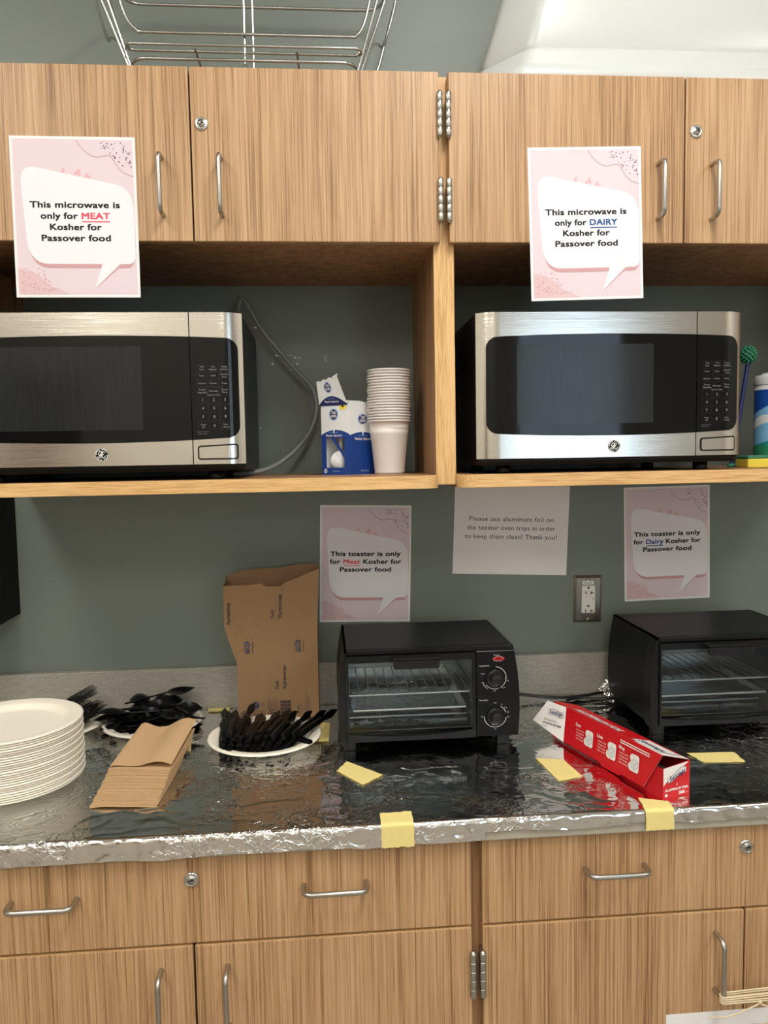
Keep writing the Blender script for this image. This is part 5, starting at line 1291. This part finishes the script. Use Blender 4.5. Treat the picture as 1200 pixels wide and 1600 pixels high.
def fork_mesh():
    m = MB(); L = 0.165
    def shp(b_):
        w_ = 0.0045 if b_ < 0.55 else 0.0045+0.0085*min(1, (b_-0.55)/0.12)**1.5
        z = 0.012*b_*b_*(1-b_)*4*0.6+0.004*max(0, b_-0.7)/0.3
        return w_, z
    m.grid(lambda a, v: ((2*a-1)*shp(v*0.72)[0], v*0.72*L, shp(v*0.72)[1]+0.0014*(1-(2*a-1)**2)), 4, 22, 'cutlery', True, 0.0016)
    for k in range(4):
        xc = -0.0108+k*0.0072
        m.tube([(xc*0.98, 0.71*L, shp(0.71)[1]-0.0006), (xc, 0.80*L, shp(0.80)[1]+0.0006), (xc, 0.92*L, shp(0.92)[1]+0.003), (xc*0.98, L, shp(1.0)[1]+0.0065)], 0.0014, 'cutlery', 6, rr=[0.0017, 0.0016, 0.0014, 0.0007])
    return m
KG, SG, FG = 'black knives on the plate', 'black spoons on the plate', 'black forks on the plate'
def put(proto, loc, yaw, pitch, roll, label, group, cat, first):
    rot = Matrix.Rotation(yaw, 4, 'Z') @ Matrix.Rotation(pitch, 4, 'X') @ Matrix.Rotation(roll, 4, 'Y')
    o = proto if first else proto.copy()
    if not first: COL.objects.link(o)
    o.matrix_world = Matrix.Translation(loc) @ rot
    return tag(o, label, cat, group)
random.seed(21)
kn = knife_mesh().build('plastic_knife')
first = True
layers = [(9, 0.0085, -0.342), (9, 0.0150, -0.337), (8, 0.0215, -0.326), (7, 0.0275, -0.312), (5, 0.0330, -0.296)]
for li, (n, z, y) in enumerate(layers):
    for i in range(n):
        u = (i+0.5)/n*2-1; hw_ = 0.068-0.004*li
        x = -0.382+u*hw_-0.004*li+random.uniform(-0.002, 0.002)
        put(kn, (x, y+random.uniform(-0.005, 0.005)+0.012*abs(u)**2, FZ+z+random.uniform(-0.001, 0.002)), radians(-u*9-6+random.uniform(-5, 5)), radians(0.3-li*0.3+random.uniform(-1.0, 1.0)), radians(random.uniform(-25, 25)),
            'black plastic knife in the jumbled heap, handle end toward the front', KG, 'knife', first); first = False
for x, y, yaw, pit, rol, lab in [(-0.345, -0.318, -16, 1.5, 70, 'black knife on edge at the middle of the heap, blade tip up'), (-0.325, -0.318, -21, 1.5, 75, 'black knife on edge, third blade from the right of the heap'),
                                 (-0.305, -0.314, -25, 1.5, 78, 'black knife on edge, second blade from the right of the heap'), (-0.290, -0.306, -29, 1.5, 80, 'black knife on edge with the rightmost upright blade'),
                                 (-0.432, -0.298, 2, 1, 15, 'black knife lying on the left side of the heap, blade raised'), (-0.418, -0.292, -8, 6, 40, 'black knife standing steepest at the upper left of the heap'),
                                 (-0.443, -0.285, 8, 1, 0, 'outermost left knife with its handle on the plate rim')]:
    put(kn, (x, y, FZ+0.0345), radians(yaw), radians(pit), radians(rol), lab, KG, 'knife', False)
put(kn, (-0.272, -0.318, FZ+0.022), radians(48), radians(2), radians(5), 'short-looking black knife pointing at the right front rim, away from the rest', KG, 'knife', False)
spn = spoon_mesh('cutlery', 0.155).build('plastic_spoon')
first = True
random.seed(8)
cx, cy = -0.618, -0.137
for k in range(44):
    a = random.uniform(0, tau); r = random.uniform(0.0, 0.045); lev = k//9
    x, y = cx+r*cos(a)*1.2, cy+r*sin(a)*0.8; yaw = random.choice([90, -90, 70, -75, 100, -110, 60, -60])+random.uniform(-18, 18)
    d = Vector((-sin(radians(yaw)), cos(radians(yaw)), 0)); L = 0.155
    put(spn, (x-d.x*L/2, y-d.y*L/2, FZ+0.006+0.0068*lev+random.uniform(0, 0.004)), radians(yaw), radians(random.uniform(-4, 4)), radians(random.choice([0, 180, 20, -20])),
        'black plastic spoon tangled in the heap of spoons', SG, 'spoon', first); first = False
for (bx_, by_), (hx, hy), zz, pit, rol, lab in [
        ((-0.690, -0.155), (-0.545, -0.150), 0.047, 2, 190, 'black spoon on top at the left, bowl upside down'),
        ((-0.655, -0.085), (-0.600, -0.225), 0.050, 2, 180, 'black spoon on top at the back, round bowl upside down'),
        ((-0.600, -0.090), (-0.520, -0.200), 0.050, 1, 178, 'black spoon whose handle points to the front right past the rim'),
        ((-0.545, -0.140), (-0.680, -0.120), 0.032, 3, 20, 'black spoon with its bowl facing up at the right edge of the plate'),
        ((-0.585, -0.080), (-0.545, -0.225), 0.043, 2, 180, 'black spoon whose handle points to the front beside the napkin corner'),
        ((-0.650, -0.100), (-0.680, -0.235), 0.038, 3, 180, 'black spoon whose handle points to the front left'),
        ((-0.575, -0.062), (-0.700, -0.120), 0.046, 4, 0, 'black spoon at the back right with its tip raised')]:
    d = Vector((bx_-hx, by_-hy, 0)); yaw = math.atan2(-d.x, d.y)
    d = d.normalized()*0.118
    put(spn, (bx_-d.x, by_-d.y, FZ+zz), yaw, radians(pit), radians(rol), lab, SG, 'spoon', False)
frk = fork_mesh().build('plastic_fork')
first = True
random.seed(5)
for k in range(16):
    i, lev = k % 6, k//6
    yaw = -78+i*9+random.uniform(-6, 6); d = Vector((-sin(radians(yaw)), cos(radians(yaw)), 0))
    tip = Vector((-0.752+0.0025*i-0.006*lev, -0.165+0.021*i+random.uniform(-0.004, 0.004), 0))
    pit = 4+lev*2.5+random.uniform(-2, 2)
    b0 = tip-d*0.165
    put(frk, (b0.x, b0.y, FZ+0.010+0.008*lev), radians(yaw), radians(pit), radians(random.uniform(-12, 12)), 'black plastic fork in the fanned heap, tines toward the right', FG, 'fork', first); first = False
for yaw, tx, ty, pit in ((-62, -0.748, -0.075, 9), (-50, -0.758, -0.05, 11)):
    d = Vector((-sin(radians(yaw)), cos(radians(yaw)), 0)); b0 = Vector((tx, ty, 0))-d*0.165
    put(frk, (b0.x, b0.y, FZ+0.034), radians(yaw), radians(pit), radians(5), 'black plastic fork with the highest raised tines at the back', FG, 'fork', False)

NN = 24
def napkin_mesh(top):
    m = MB(); W, L = 0.112, 0.168
    def fn(a, v):
        x, y = -W/2+W*a, L*v
        wave = 0.0022*sin(a*5.2-0.6)+0.0010*sin(a*11+v*2)
        z = wave*(0.5+0.5*v)+0.010*v*v
        if top: z = 0.0105*sin((a-0.62)*pi*2)*(0.35+0.65*v)*(1 if a > 0.12 else a/0.12)+0.012*v+0.004*sin(a*pi) + (0.0035*(1-v) if a > 0.5 else 0)*sin((a-0.5)*2*pi)
        return (x, y+0.0015*sin(a*7), z)
    m.grid(fn, 24, 14, 'kraft', True, 0.0007)
    return m
nk = napkin_mesh(False).build('napkin'); random.seed(14)
base = Vector((-0.584, -0.520, FZ+0.002))
tag(nk, 'bottom kraft napkin of the fanned stack, lying on the foil', 'napkin', 'kraft napkins in the fanned stack')
nk.location = base; nk.rotation_euler = (0, 0, radians(-3.5))
for k in range(1, NN-1):
    f = k/(NN-1)
    dup(nk, '%s kraft napkin from the top of the fanned stack' % ORD[NN-1-k], (base.x+0.008*f+random.uniform(-0.0012, 0.0012), base.y+0.092*f+random.uniform(-0.0022, 0.0022), base.z+0.00110*k+0.004*f*f), (radians(-0.5+2.5*f), 0, radians(-3.5-2.5*f+random.uniform(-0.6, 0.6))))
nt_ = napkin_mesh(True).build('napkin')
tag(nt_, 'topmost kraft napkin, wavy, on the fanned stack beside the plate stack', 'napkin', 'kraft napkins in the fanned stack')
nt_.location = (base.x+0.009, base.y+0.094, base.z+0.00110*(NN-1)+0.0062); nt_.rotation_euler = (radians(2), 0, radians(-6))

# ------------------------------------------------------------------ bottom right: string round the handles, paper sheet on the door
hx0, hx1, hy = H-0.052, H+0.052, BD-0.031
for k, (z, lab) in enumerate(((0.5885, 'upper strand of cream string tied round the right base cabinet door handles'),)):
    t = thing('string', 'cream string wound several times round the right base cabinet door handles', 'string', (hx0, hy, z))
    for j in range(4):
        dz = -0.0035*j
        MB().tube([(a-hx0, b_-hy, dz+0.004*((a-hx0)/0.1)*(1 if j < 2 else 0.4)) for a, b_ in arc(hx0, hy, 0.0058, 90, 270, 8)+arc(hx1, hy, 0.0058, -90, 90, 8)], 0.0014, 'string', 7, True).build('strand', t)
    MB().tube(smooth_path([(0.06, -0.0075, -0.012), (0.03, -0.009, -0.022), (0.0, -0.004, -0.035), (-0.02, 0.012, -0.045)], 8), 0.0012, 'string', 7).build('loose_end', t)
    MB().tube(smooth_path([(0.055, -0.0075, -0.012), (0.078, -0.010, -0.022), (0.082, -0.008, -0.04), (0.07, 0.0, -0.055), (0.055, 0.01, -0.062)], 8), 0.0012, 'string', 7).build('loose_end', t)
    MB().ball((0.058, -0.008, -0.010), 0.0032, 'string', 8, 6).build('knot', t)
t = thing('paper_sheet', 'white paper sheet fixed across the right base cabinet doors, only its top showing', 'paper', (0.46, BD-0.0006, 0.40)); t.rotation_euler = (0, radians(-0.0), 0)
MB().grid(lambda a, v: (-0.139+0.279*a, -0.0004*(1-v), -0.078+0.216*v), 6, 6, 'paper', True, 0.0002).build('sheet', t)
MB().add([(-0.068, -0.0008, 0.09), (-0.048, -0.0008, 0.09), (-0.048, -0.0008, 0.147), (-0.068, -0.0008, 0.147)], [(0, 1, 2, 3)], 'clear_tape').build('tape_strip', t)
